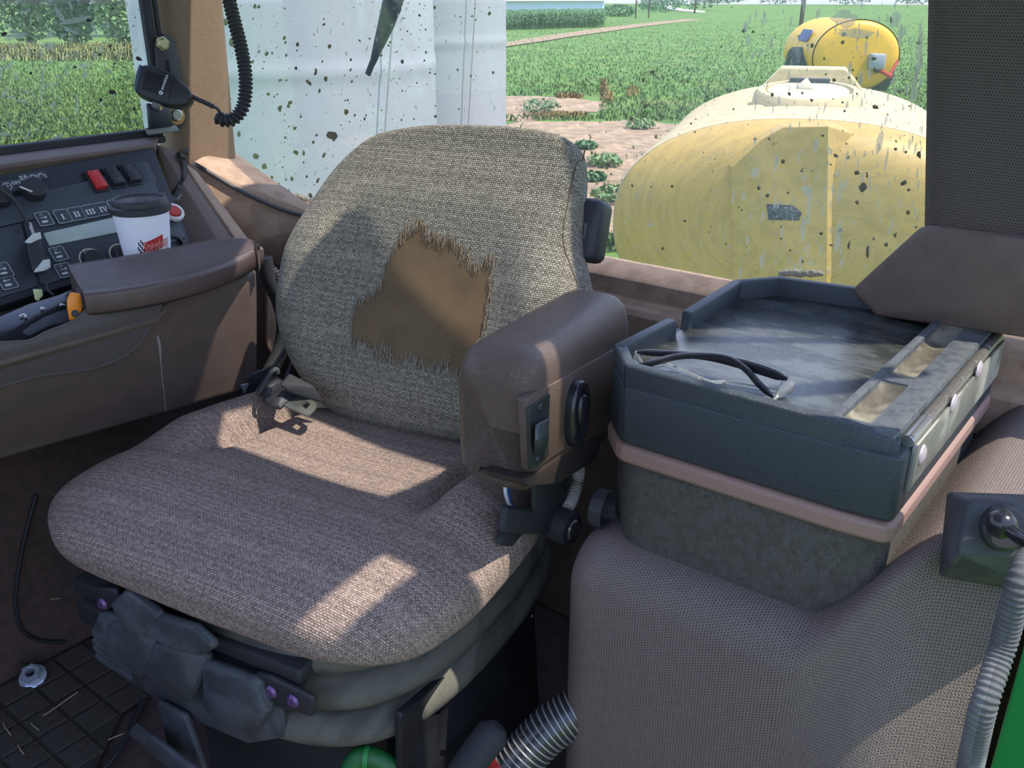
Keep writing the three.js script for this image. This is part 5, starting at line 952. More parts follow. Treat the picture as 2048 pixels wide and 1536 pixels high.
// ---------------------------------------------------------------- eyeglasses lying in the tray
{
  const G = thing('eyeglasses', 'black-armed eyeglasses with clear dusty frame lying in the tray', 'glasses', V(0.46, 0.737, -0.2));
  const y = (px, py, h) => atY(px, py, h);
  const clear = new THREE.MeshPhysicalMaterial({ color: srgb(224, 226, 216), roughness: 0.25, transmission: 0.75, thickness: 0.004, ior: 1.5 });
  const flatTube = (pts, w, h) => { const c = new THREE.CatmullRomCurve3(pts, false, 'centripetal'), rows = []; for (let i = 0; i <= 48; i++) { const t = i / 48, p = c.getPointAt(t), d = c.getTangentAt(t), s = V().crossVectors(d, V(0, 1, 0)).normalize(), u = V().crossVectors(s, d), k = Math.min(1, 0.4 + 0.6 * Math.min(t, 1 - t) * 14), row = []; for (let j = 0; j < 14; j++) { const a = j / 14 * 6.2832, ca = Math.cos(a), sa = Math.sin(a), W = typeof w === 'function' ? w(t) : w, Hh = typeof h === 'function' ? h(t) : h; row.push(p.clone().addScaledVector(s, Math.sign(ca) * Math.sqrt(Math.abs(ca)) * W * k).addScaledVector(u, Math.sign(sa) * Math.sqrt(Math.abs(sa)) * Hh * k)); } rows.push(row); } return gridGeo(rows, { closed: true, caps: true, flip: true }); };
  mesh('temple', flatTube([y(1574, 758, 0.758), y(1530, 742, 0.758), y(1480, 727, 0.758), y(1420, 714, 0.757), y(1350, 708, 0.756), y(1274, 704, 0.755)], 0.0022, (t) => 0.0035 + 0.002 * gauss(t - 0.25, 0.2)), M.blackGloss, G, 'black temple arm');
  mesh('temple', flatTube([y(1262, 737, 0.745), y(1300, 727, 0.752), y(1350, 714, 0.757), y(1400, 711, 0.760), y(1455, 717, 0.761), y(1490, 737, 0.757), y(1515, 765, 0.750), y(1546, 795, 0.744)], 0.0022, 0.0034), M.blackGloss, G, 'black temple arm');
  const f = (x, yy, h) => atY(x, yy, h);
  const L1 = [f(1284, 735, 0.738), f(1330, 727, 0.744), f(1400, 756, 0.744), f(1390, 775, 0.738)], L2 = [f(1440, 772, 0.738), f(1450, 764, 0.744), f(1560, 782, 0.744), f(1550, 800, 0.738)];
  const nn = (q) => V().crossVectors(q[1].clone().sub(q[0]), q[2].clone().sub(q[0])).normalize();
  const lensM = new THREE.MeshPhysicalMaterial({ color: 0xffffff, roughness: 0.02, transmission: 1, thickness: 0, ior: 1.6 });
  for (const L of [L1, L2]) { let n = nn(L); if (n.y < 0) n = n.negate(); mesh('lens', slab(L, n, 0.002, { r: 0.006, bevel: 0.0004 }), lensM, G); mesh('lens_rim', tube([...L, L[0]], 0.0019, { seg: 7, curve: false, steps: 40 }), clear, G, 'clear dusty rim'); }
  mesh('bridge', tube([L1[2], f(1420, 764, 0.746), L2[1]], 0.002, { seg: 7 }), clear, G);
  mesh('hinge_block', [rhull([f(1574, 756, 0.757), f(1584, 768, 0.752), f(1580, 782, 0.742), f(1566, 786, 0.739), f(1552, 792, 0.74)], 0.0028)], clear, G);
  mesh('hinge_block', rhull([f(1274, 706, 0.753), f(1272, 718, 0.746), f(1284, 728, 0.742)], 0.0028), clear, G);
}
// ---------------------------------------------------------------- covered wheel arch with the door seal and latch
{
  // one skin: each column runs from the back over the crest and down the front
  const column2 = (x, T, F, lean, R) => { const r = []; for (let k = 0; k <= 8; k++) r.push(V(x, T + 0.004 * (1 - k / 8), lerp(-0.66, F - R - lean, k / 8))); for (let k = 1; k <= 10; k++) { const a = k / 10 * Math.PI / 2; r.push(V(x, T - R * (1 - Math.cos(a)), F - lean - R + R * Math.sin(a))); } for (let k = 1; k <= 14; k++) { const y = lerp(T - R, -0.02, k / 14); r.push(V(x, y, F - lean * Math.pow(clamp((y - 0.40) / (T - R - 0.40)), 1.2) * (lean > 0 ? 1 : 0))); } return r; };
  const cols = [];
  for (let k = 0; k <= 10; k++) { const a = k / 10 * Math.PI / 2, o = 0.045 * (1 - Math.sin(a)); cols.push(column2(0.378 - 0.045 * Math.cos(a), 0.545 - o * 0.9, -0.066 - o, 0, 0.048)); }
  cols.unshift(column2(0.330, 0.44, -0.30, 0, 0.02), column2(0.331, 0.49, -0.15, 0, 0.03));
  for (let k = 1; k <= 34; k++) { const x = lerp(0.378, 0.775, k / 34), u = sstep(0.60, 0.71, x), edge = sstep(0.66, 0.80, x) * 0.075; cols.push(column2(x, lerp(0.545, 0.652, u), lerp(-0.066, -0.062, u) - edge, 0.055 * u, lerp(0.048, 0.03, u))); }
  struct('wall_arch', gridGeo(cols, { flip: true }), M.perf, 'brown perforated vinyl cover of the wheel arch');
  struct('trim_13', corrugated([V(0.782, 0.84, -0.16), V(0.782, 0.70, -0.12), atX(2044, 1150, 0.782), atX(2006, 1290, 0.782), atX(1968, 1410, 0.782), atX(1940, 1536, 0.782), V(0.782, 0.36, -0.0), V(0.782, 0.2, 0.03)], 0.0092, 0.0042, 0.0012, 14), M.rubber, 'ribbed grey rubber door seal');
  struct('door_1', slab([V(0.788, 0.1, -0.03), V(1.02, 0.1, -0.03), V(1.02, 0.66, -0.062), V(0.788, 0.66, -0.062)], V(0, 0.06, 1), 0.014, { r: 0.004, bevel: 0.003 }), M.green, 'green painted door frame');
  const t = thing('door_latch', 'black door latch block with a shiny ball-ended lever', 'latch', atD(1990, 1140, 0.78));
  mesh('housing', rhull([[1944, 1010], [2080, 1022], [2080, 1112], [1924, 1101]].map(([x, y]) => atD(x, y, 0.735)).concat([[1903, 993], [2120, 1000], [2100, 1185], [1888, 1145]].map(([x, y]) => atD(x, y, 0.80))), 0.004), M.dustyBlack, t);
  const b = atD(2003, 1048, 0.708);
  const boot = mesh('lever_collar', lathe([[0.0001, 0.004], [0.0155, 0.004], [0.018, 0.002], [0.019, -0.004]], atD(2008, 1056, 0.728), FWD.clone().negate(), 28), M.black, t);
  mesh('lever_ball', new THREE.SphereGeometry(0.0115, 28, 20).translate(b.x, b.y, b.z), M.blackGloss, t, 'glossy black ball');
  mesh('lever', tube([b, atD(2040, 1075, 0.69), atD(2090, 1105, 0.66)], 0.0055, { seg: 12 }), M.blackGloss, t);
}

// ---------------------------------------------------------------- radio handset, its bracket and coiled cord
{
  const DM = 1.585, N = FWD.clone().negate().addScaledVector(RIGHT, 0.15).normalize(), C = atD(325, 168, DM), on = (x, y, k = 0) => onPlane(x, y, C.clone().addScaledVector(N, k), N);
  const t = thing('radio_handset', 'black two-way radio handset clipped beside the side window', 'radio', C);
  const shell = [[284, 127], [312, 131], [348, 148], [374, 172], [385, 190], [377, 206], [362, 213], [322, 206], [280, 191], [267, 181], [270, 152]];
  const bodyM = mesh('body', slab(shell.map(([x, y]) => on(x, y)), N, 0.030, { r: 0.008, bevel: 0.006, seg: 4 }), M.black, t, 'black handset shell');
  mesh('end_strip', slab([[278, 129], [285, 130], [272, 184], [267, 178], [271, 150]].map(([x, y]) => on(x, y, 0.0008)), N, 0.012, { r: 0.002, bevel: 0.0015 }), std(srgb(74, 88, 104), 0.4), bodyM, 'lighter edge strip');
  const gr = [];
  const du = on(320, 160).sub(on(300, 152)).normalize(), dv = on(300, 180).sub(on(306, 150)).normalize();
  for (let i = 0; i < 9; i++) for (let j = 0; j < 10; j++) { const c = on(293, 142, 0.0005).addScaledVector(du, i * 0.0034).addScaledVector(dv, j * 0.0034 - i * 0.0002); gr.push(plain(new THREE.CylinderGeometry(0.0011, 0.0011, 0.0006, 8).rotateX(Math.PI / 2).applyMatrix4(basis(du, dv)).translate(c.x, c.y, c.z))); }
  tag(mesh('grille_holes', mergeGeometries(gr), std(srgb(12, 12, 14), 0.9), bodyM), null, null, null, 'stuff');
  { // lettering and round mark, read from the cord side upwards
    const c = on(328, 168, 0.0012), u = on(336, 150).sub(on(322, 190)).normalize(), v = V().crossVectors(N, u).normalize();
    printed('lettering', bodyM, c, u, v, 0.040, 0.0075, 0.0006, (x, w, h) => { x.fillStyle = '#dfe2e4'; x.beginPath(); x.arc(h * 0.5, h * 0.5, h * 0.46, 0, 7); x.fill(); x.strokeStyle = '#26282c'; x.lineWidth = h * 0.1; x.beginPath(); x.moveTo(h * 0.22, h * 0.72); x.lineTo(h * 0.37, h * 0.3); x.lineTo(h * 0.5, h * 0.6); x.lineTo(h * 0.63, h * 0.3); x.lineTo(h * 0.78, h * 0.72); x.stroke(); x.fillStyle = '#dfe2e4'; x.font = `bold ${h * 0.66}px sans-serif`; x.textBaseline = 'middle'; x.fillText('MOTOROLA', h * 1.25, h * 0.54, w - h * 1.3); }, '#2c2d30', 0.5, 16000);
  }
  mesh('joint_line', tube([on(350, 150, 0.0005), on(336, 200, 0.0005)], 0.0006, { seg: 5, curve: false, steps: 2 }), std(srgb(20, 20, 22), 0.6), bodyM);
  mesh('strain_relief', corrugated([on(382, 192, -0.012), on(396, 199, -0.012), on(412, 206, -0.012), on(428, 214, -0.012)], 0.0046, 0.0045, 0.0012, 12), M.black, t);
  mesh('clip_button', lathe([[0.0001, 0.004], [0.007, 0.004], [0.009, 0.001], [0.009, -0.01]], on(313, 209, -0.02), N, 22), M.steel, t, 'chrome clip button');
  const cord = thing('coiled_cord', 'black coiled radio cord hanging beside the cloth pillar', 'cord', atD(480, 100, 1.55));
  const cp = [[438, -60], [456, -8], [468, 40], [481, 90], [490, 140], [491, 185], [484, 218], [466, 238], [446, 240], [434, 234]].map(([x, y], i) => atD(x, y, 1.58));
  mesh('coil', corrugated(cp, 0.0125, 0.0072, 0.0042, 16), M.black, cord);
  mesh('tail', tube([on(428, 214, -0.012), atD(436, 219, 1.58), atD(440, 226, 1.585), atD(436, 233, 1.58)], 0.0026, { seg: 8 }), M.black, cord);
  const br = thing('handset_bracket', 'black bolted bracket with a latch on the window pillar', 'bracket', atX(330, 170, -0.735));
  const X = -0.728, on2 = (x, y, k = 0) => atX(x, y, X + k);
  mesh('plate', slab([[312, 80], [330, 66], [350, 78], [362, 130], [374, 210], [374, 244], [362, 258], [330, 258], [318, 200]].map(([x, y]) => on2(x, y)), V(1, 0, 0), 0.012, { r: 0.006, bevel: 0.003 }), M.black, br);
  mesh('slot', slab([[330, 120], [338, 119], [343, 150], [334, 150]].map(([x, y]) => on2(x, y, 0.0006)), V(1, 0, 0), 0.003, { r: 0.001, bevel: 0.0004 }), std(srgb(16, 16, 18), 0.8), br);
  const bolt = mesh('bolt', lathe([[0.0001, 0.009], [0.008, 0.009], [0.010, 0.007], [0.010, 0.003], [0.0125, 0.0025], [0.0125, -0.002]], on2(325, 87, 0.002), V(1, 0, 0.3), 6), std(srgb(170, 166, 130), 0.35, { metalness: 0.7 }), br, 'brassy hex bolt');
  mesh('latch_block', rhull([[296, 210], [338, 216], [342, 250], [300, 255]].flatMap(([x, y]) => [on2(x, y, 0.03), on2(x, y, 0.01)]), 0.003), std(srgb(36, 44, 58), 0.35), br, 'dark blue-black latch block');
  mesh('pivot', lathe([[0.0001, 0.012], [0.008, 0.012], [0.0105, 0.010], [0.0105, 0]], on2(350, 229, 0.004), V(1, 0, 0.2), 24), M.steel, br, 'bright pivot pin');
  mesh('bushing', lathe([[0.0105, 0.006], [0.0155, 0.006], [0.0165, 0.003], [0.0165, 0]], on2(351, 231, 0.003), V(1, 0, 0.2), 26), M.brass, br, 'brass bushing');
  mesh('catch', rhull([[292, 258], [350, 252], [356, 260], [296, 268]].flatMap(([x, y]) => [on2(x, y, 0.02), on2(x, y, -0.01)]), 0.002), std(srgb(120, 128, 126), 0.5), br, 'grey catch plate');
}
// ---------------------------------------------------------------- cables
{
  const c1 = thing('cable', 'grey-black cable lying across the dusty rear moulding', 'cable', atD(500, 390, 1.75));
  mesh('sheath', tube([atX(372, 300, -0.70), ...[[386, 322], [400, 334], [430, 352], [470, 376], [530, 405], [580, 424], [632, 437]].map(([x, y]) => onSurface(x, y, [CAB.boot, CAB.ledge], 0.006, 1.9))], 0.0042, { seg: 10 }), std(srgb(74, 72, 70), 0.55), c1);
  const c2 = thing('braided_cable', 'braided black cable with a red and white plug beside the cup', 'cable', atX(350, 400, -0.58));
  mesh('braid', corrugated([atX(356, 306, -0.685), atX(366, 318, -0.675), atX(369, 340, -0.662), atX(362, 365, -0.645), atX(350, 388, -0.625), atX(344, 402, -0.61)], 0.0055, 0.0028, 0.001, 10), std(srgb(88, 86, 82), 0.8, { map: dustMap(0.3, 1.2, 67, [1, 1, 1], 60) }), c2);
  const pc = onPanel(346, 425, 0.012);
  mesh('plug', lathe([[0.0001, 0.008], [0.009, 0.008], [0.0105, 0.006], [0.0105, -0.004]], pc, PN, 24), M.red, c2, 'red plug');
  mesh('plug_ring', lathe([[0.011, 0.003], [0.0155, 0.003], [0.0165, 0.001], [0.0165, -0.003], [0.011, -0.003]], pc.clone().add(V(0, 0, -0.003)), PN, 28), M.white, c2, 'white plug ring');
  mesh('wire', tube([atX(343, 402, -0.61), onPanel(340, 415, 0.014), onPanel(343, 428, 0.012)], 0.0014, { seg: 6 }), std(srgb(40, 130, 90), 0.5), c2, 'thin green wire');
  mesh('tie', rhull([atX(352, 398, -0.61), atX(362, 390, -0.61), atX(356, 402, -0.615)], 0.0014), std(srgb(120, 126, 128), 0.5), c2);
  const c3 = thing('fused_lead', 'black lead with an inline fuse holder hanging over the instruments', 'cable', onPanel(75, 500, 0.02));
  mesh('lead', tube([onPanel(-20, 352, 0.03), onPanel(6, 382, 0.028), onPanel(26, 398, 0.022), onPanel(42, 420, 0.014), onPanel(52, 440, 0.013), onPanel(60, 452, 0.014)], 0.0026, { seg: 8 }), M.black, c3);
  mesh('sleeve', tube([onPanel(59, 446, 0.014), onPanel(68, 470, 0.016)], 0.0024, { seg: 8, curve: false, steps: 3 }), std(srgb(170, 168, 164), 0.6), c3, 'pale sleeve');
  mesh('fuse_body', rhull([[56, 482], [76, 476], [86, 530], [68, 538]].flatMap(([x, y]) => [onPanel(x, y, 0.012), onPanel(x, y, 0.026)]), 0.003), M.black, c3, 'black fuse holder');
  mesh('clip', rhull([[52, 484], [66, 470], [79, 466], [81, 476], [60, 486]].flatMap(([x, y]) => [onPanel(x, y, 0.014), onPanel(x, y, 0.028)]), 0.0015), std(srgb(196, 202, 190), 0.5), c3, 'pale plastic clip');
  mesh('clip', rhull([[70, 543], [84, 534], [87, 522], [98, 520], [99, 534], [88, 540]].flatMap(([x, y]) => [onPanel(x, y, 0.014), onPanel(x, y, 0.028)]), 0.0015), std(srgb(196, 202, 190), 0.5), c3, 'pale plastic clip');
  mesh('tail_wire', tube([onPanel(93, 538, 0.018), onPanel(95, 555, 0.018), onPanel(93, 570, 0.02), onPanel(98, 582, 0.022), onPanel(108, 590, 0.02)], 0.0018, { seg: 7 }), std(srgb(64, 60, 58), 0.6), c3);
  mesh('tag', rhull([[68, 580], [82, 580], [84, 590], [76, 600], [72, 598]].flatMap(([x, y]) => [onPanel(x, y, 0.016), onPanel(x, y, 0.022)]), 0.0014), std(srgb(206, 214, 150), 0.6), c3, 'pale yellow-green tag');
  const c4 = thing('floor_cable', 'thin dark cable looping down the lower side panel', 'cable', V(-0.635, 0.2, 0.2));
  mesh('sheath', tube([[72, 990], [56, 1050], [42, 1110], [33, 1170], [32, 1215], [46, 1262], [80, 1282], [130, 1284]].map(([x, y]) => atX(x, y, -0.633)), 0.0034, { seg: 8 }), M.black, c4);
  const c5 = thing('corrugated_conduit', 'black corrugated conduit running down behind the seat back', 'cable', V(-0.36, 0.65, -0.32));
  mesh('tube', corrugated([atX(526, 520, -0.44), atX(536, 533, -0.43), atX(552, 548, -0.42), atX(562, 572, -0.41), atX(576, 600, -0.40), atX(590, 640, -0.40)], 0.009, 0.0052, 0.0024, 14), M.black, c5);
  mesh('strap', tube([[588, 672], [560, 715], [530, 760], [508, 792]].map(([x, y]) => atX(x, y, -0.30)), 0.0032, { seg: 6 }), M.dustyBlack, c5);
  mesh('strap', tube([[596, 690], [580, 735], [566, 770]].map(([x, y]) => atX(x, y, -0.29)), 0.003, { seg: 6 }), M.dustyBlack, c5);
  // dusty brown back panel glimpsed between console and seat, and the black belt guide before it
  struct('trim_15', slab([atX(536, 560, -0.50), atX(575, 585, -0.50), atX(600, 640, -0.50), atX(560, 740, -0.50), atX(536, 690, -0.50)], V(1, 0, 0.2), 0.01, { r: 0.004 }), M.dustySill, 'dusty plate glimpsed between console and seat');
  const g = thing('belt_guide', 'dark curved belt guide between console and seat back', 'belt guide', V(-0.4, 0.6, -0.3));
  mesh('guide', [tube([[530, 515], [538, 560], [556, 600], [566, 640], [562, 690], [540, 740], [520, 770]].map(([x, y]) => atX(x, y, -0.42)), 0.012, { seg: 10 })], M.blackSoft, g);
}
// ---------------------------------------------------------------- seat belt tongue and buckle housing on the cushion
{
  const h = 0.563, p = (x, y, k = 0) => atY(x, y, h + k), t = thing('seat_belt', 'black seat belt end with a bare metal tongue lying on the cushion', 'seat belt', p(580, 790));
  mesh('housing', rhull([p(527, 790), p(534, 768), p(552, 757, 0.01), p(566, 770, 0.012), p(562, 788, 0.004), p(540, 798), p(540, 775, 0.018), p(556, 766, 0.02)], 0.005), M.black, t, 'black moulded housing');
  mesh('housing', rhull([p(530, 800), p(560, 798, 0.008), p(574, 785, 0.01), p(588, 788, 0.008), p(560, 814), p(548, 812)], 0.004), M.black, t, 'black moulded housing');
  mesh('webbing', rhull([p(566, 770, 0.03), p(580, 752, 0.035), p(625, 775, 0.02), p(640, 800, 0.0), p(600, 790, 0.0), p(580, 782, 0.02)], 0.003), M.blackSoft, t, 'black webbing');
  mesh('tongue', slab([p(566, 810, 0.002), p(592, 778, 0.008), p(634, 802, 0.006), p(630, 814, 0.004), p(616, 826, 0.002)], V(0.1, 1, 0.1), 0.003, { r: 0.007, bevel: 0.0006, holes: [[p(600, 806, 0.004), p(612, 800, 0.004), p(622, 806, 0.004), p(611, 814, 0.004)]] }), std(srgb(128, 132, 124), 0.4, { metalness: 0.75 }), t, 'bare metal tongue with a square hole');
  mesh('cable_stalk', tube([p(516, 790), p(532, 764, 0.03), p(546, 742, 0.05), p(553, 738, 0.052), p(556, 746, 0.045)], 0.0034, { seg: 8 }), M.dustyBlack, t);
  const b = thing('belt_anchor', 'black and grey belt anchor bracket below the console end', 'bracket', atX(490, 770, -0.40));
  mesh('plate', rhull([atX(468, 772, -0.39), atX(485, 758, -0.39), atX(520, 742, -0.39), atX(528, 756, -0.39), atX(500, 792, -0.39), atX(470, 790, -0.40), atX(500, 780, -0.42)], 0.003), M.black, b);
  mesh('clamp', rhull([atX(482, 770, -0.384), atX(496, 768, -0.384), atX(490, 774, -0.384), atX(489, 786, -0.384)], 0.0014), std(srgb(150, 158, 164), 0.4, { metalness: 0.5 }), b, 'grey clamp');
}
// ---------------------------------------------------------------- floor mat, nut, straw
{
  const mat = thing('floor_mat', 'dark dusty rubber floor mat with square studs', 'mat', V(-0.5, 0.004, 0.3));
  mesh('mat_base', slab([V(-0.635, 0.008, 0.03), V(-0.635, 0.008, 0.75), V(-0.30, 0.008, 0.75), V(-0.30, 0.008, 0.24), V(-0.42, 0.008, 0.10), V(-0.50, 0.008, 0.03)], V(0, 1, 0), 0.008, { r: 0.03, bevel: 0.002 }), std(srgb(62, 58, 54), 0.9, { map: dustMap(0.9, 1.1, 101, [1, 0.98, 0.94], 60) }), mat);
  const sm = std(srgb(74, 68, 62), 0.9, { map: dustMap(0.9, 1.12, 103, [1, 0.98, 0.94], 60) }), sg = rbox(0.05, 0.004, 0.05, 0.0018);
  for (let i = 0; i < 6; i++) for (let j = 0; j < 9; j++) { const x = -0.60 + i * 0.056, z = 0.09 + j * 0.056; if (x > -0.33 - 0.1 * (z < 0.2)) continue; mesh('stud', sg.clone().translate(x, 0.0095, z), sm, mat); }
  mesh('rim_bead', corrugated([V(-0.40, 0.012, 0.08), V(-0.33, 0.012, 0.17), V(-0.30, 0.012, 0.26), V(-0.30, 0.012, 0.45), V(-0.30, 0.012, 0.74)], 0.006, 0.006, 0.001, 10), M.black, mat);
  const nc = atY(66, 1354, 0.016), n = thing('flange_nut', 'shiny flange nut lying on the edge of the floor mat', 'nut', nc);
  mesh('flange', lathe([[0.009, 0], [0.0215, 0], [0.0225, 0.0025], [0.0155, 0.007], [0.009, 0.007], [0.009, 0]], nc, V(0.35, 1, 0.3), 36), std(srgb(186, 192, 204), 0.3, { metalness: 0.45 }), n);
  mesh('hex', (() => { const s = new THREE.Shape(); for (let i = 0; i < 6; i++) { const a = i / 6 * 6.2832; (i ? s.lineTo : s.moveTo).call(s, Math.cos(a) * 0.0155, Math.sin(a) * 0.0155); } s.closePath(); s.holes.push(new THREE.Path().absarc(0, 0, 0.009, 0, 6.2832, true)); const g = new THREE.ExtrudeGeometry(s, { depth: 0.012, bevelEnabled: true, bevelSize: 0.001, bevelThickness: 0.001, bevelSegments: 2, curveSegments: 24 }); g.applyQuaternion(new THREE.Quaternion().setFromUnitVectors(V(0, 0, 1), V(0.35, 1, 0.3).normalize())); return boxUV(g).translate(nc.x + 0.0019, nc.y + 0.0055, nc.z + 0.0016); })(), std(srgb(176, 182, 194), 0.3, { metalness: 0.45 }), n);
  const straws = [[[86, 1432], [110, 1416], [138, 1396], [156, 1384], 'longest pale straw lying across the mat studs'], [[36, 1490], [48, 1508], 'short straw at the lower left of the mat'], [[6, 1446], [22, 1470], 'short straw at the left edge of the mat'], [[62, 1446], [78, 1460], 'straw bit in the middle of the mat'], [[216, 1480], [252, 1466], 'straw bit in front of the seat'], [[100, 1199], [120, 1197], 'tiny straw stuck to the lower side panel']];
  straws.forEach((s, i) => { const label = s.pop(), pts = s.map(([x, y]) => i === 5 ? atX(x, y, -0.636) : atY(x, y, 0.0145)), o = thing('straw', label, 'straw', pts[0], 'straw bits on the floor'); mesh('stem', tube(pts.length === 2 ? [pts[0], pts[0].clone().lerp(pts[1], 0.5).add(V(0, 0.001, 0.001)), pts[1]] : pts, 0.0011, { seg: 5 }), std(srgb(176, 160, 128), 0.9), o); });
  // green pipe, lever boot and foil hose beside the pedestal
  const gp = thing('green_pipe', 'green painted bent pipe under the seat front', 'pipe', atD(740, 1510, 0.95));
  mesh('pipe', tube([[688, 1600], [698, 1560], [708, 1528], [722, 1514], [745, 1516], [780, 1534], [830, 1570]].map(([x, y]) => atD(x, y, 1.10)), 0.0135, { seg: 16 }), M.greenDusty, gp);
  mesh('collar', tube([atD(728, 1514, 1.098), atD(738, 1515, 1.098)], 0.0145, { seg: 16, curve: false, steps: 2 }), M.greenDusty, gp);
  const lb = thing('lever_boot', 'black rubber lever grip beside the pedestal plate', 'lever', atD(960, 1500, 1.0));
  mesh('grip', tube([[998, 1452], [990, 1462], [972, 1484], [945, 1520], [910, 1575]].map(([x, y]) => atD(x, y, 1.0)), (q) => 0.0185 * Math.sqrt(Math.min(1, 0.25 + q * 6)), { seg: 18, steps: 40 }), M.blackSoft, lb);
  const hs = thing('foil_hose', 'shiny ribbed foil hose disappearing under the wheel arch cover', 'hose', atD(1060, 1480, 1.05));
  const hp = [[1190, 1400], [1140, 1430], [1095, 1462], [1060, 1498], [1030, 1535], [995, 1585], [965, 1640]].map(([x, y]) => atD(x, y, 1.12));
  mesh('hose', tube(hp, 0.027, { seg: 24, steps: 40 }), std(srgb(44, 46, 48), 0.25), hs);
  const hc = new THREE.CatmullRomCurve3(hp, false, 'centripetal'), HL = hc.getLength();
  for (let d = 0.02; d < HL - 0.01; d += 0.0075) { const p = hc.getPointAt(d / HL), t2 = hc.getTangentAt(d / HL); mesh('wire_ring', place(new THREE.TorusGeometry(0.0272, 0.0014, 6, 28), p, new THREE.Quaternion().setFromUnitVectors(V(0, 0, 1), t2)), std(srgb(170, 170, 166), 0.3, { metalness: 0.6 }), hs); }
  mesh('red_sleeve', tube([atD(1028, 1538, 1.12), atD(1000, 1578, 1.12), atD(975, 1620, 1.12)], 0.0295, { seg: 20 }), M.red, hs, 'red sleeve');
  // crumbs of earth behind the seat
  const dirt = [];
  seed(91);
  for (let k = 0; k < 500; k++) { const c = k < 160 ? V(rr(0.22, 0.33), 0.003, rr(-0.12, 0.03)) : V(rr(-0.32, -0.05), 0.003, rr(0.22, 0.45)); dirt.push(plain(new THREE.IcosahedronGeometry(rr(0.0015, 0.006), 0).scale(1, 0.6, 1.2).rotateY(rr(0, 6)).translate(c.x, c.y, c.z))); }
  tag(mesh('soil_crumbs', mergeGeometries(dirt), std(srgb(150, 134, 108), 0.95)), 'crumbs of dry earth and chaff on the cab floor', 'dirt', null, 'stuff');
}
// vents: dark slotted floor grille behind the armrest
{
  const t = thing('floor_vent', 'dark slotted vent panel low behind the armrest post', 'vent', V(0.28, 0.3, -0.42));
  mesh('panel', slab([V(0.18, 0.10, -0.50), V(0.40, 0.10, -0.50), V(0.40, 0.50, -0.50), V(0.18, 0.50, -0.50)], V(0, 0, 1), 0.01, {}), M.carpet, t);
  for (let i = 0; i < 9; i++) mesh('slat', place(rbox(0.21, 0.016, 0.012, 0.003), V(0.29, 0.15 + i * 0.036, -0.494)), M.blackSoft, t);
}
// ---------------------------------------------------------------- rear wiper outside the glass
{
  const Z = -0.612, t = thing('wiper', 'black rear wiper blade hanging outside the rear window', 'wiper', atZ(765, 80, Z));
  mesh('arm', rhull([atZ(778, -40, Z), atZ(826, -60, Z), atZ(762, 70, Z), atZ(783, 56, Z), atZ(745, 118, Z), atZ(752, 116, Z)], 0.004), M.black, t);
  mesh('blade', [rhull([atZ(741, 128, Z + 0.004), atZ(748, 128, Z + 0.004), atZ(786, 18, Z + 0.004), atZ(800, 18, Z + 0.004)], 0.003)], M.blackSoft, t);
  mesh('tip', rhull([atZ(733, 146, Z), atZ(739, 150, Z), atZ(742, 122, Z), atZ(750, 122, Z)], 0.0025), M.black, t);
}
// ---------------------------------------------------------------- dirt on the glass: real flecks and dried streaks, and a thin film of dust
function flecks(list, place3, n, th) {            // ragged little plates
  const out = [];
  for (const [x, y, w, h, ang] of list) {
    const m = Math.max(6, Math.min(12, Math.round((w + h) / 5))), pts = [];
    for (let i = 0; i < m; i++) { const a = i / m * 6.2832, k = rr(0.55, 1.1), cx = Math.cos(a) * w / 2 * k, cy = Math.sin(a) * h / 2 * k; pts.push(place3(x + cx * Math.cos(ang) - cy * Math.sin(ang), y + cx * Math.sin(ang) + cy * Math.cos(ang))); }
    const c = place3(x, y).addScaledVector(n, th), pos = [];
    for (let i = 0; i < m; i++) { const a = pts[i], b = pts[(i + 1) % m]; for (const q of [c, a, b]) pos.push(q.x, q.y, q.z); }
    const g = new THREE.BufferGeometry(); g.setAttribute('position', new THREE.Float32BufferAttribute(pos, 3)); g.computeVertexNormals(); out.push(boxUV(g));
  }
  return mergeGeometries(out);
}
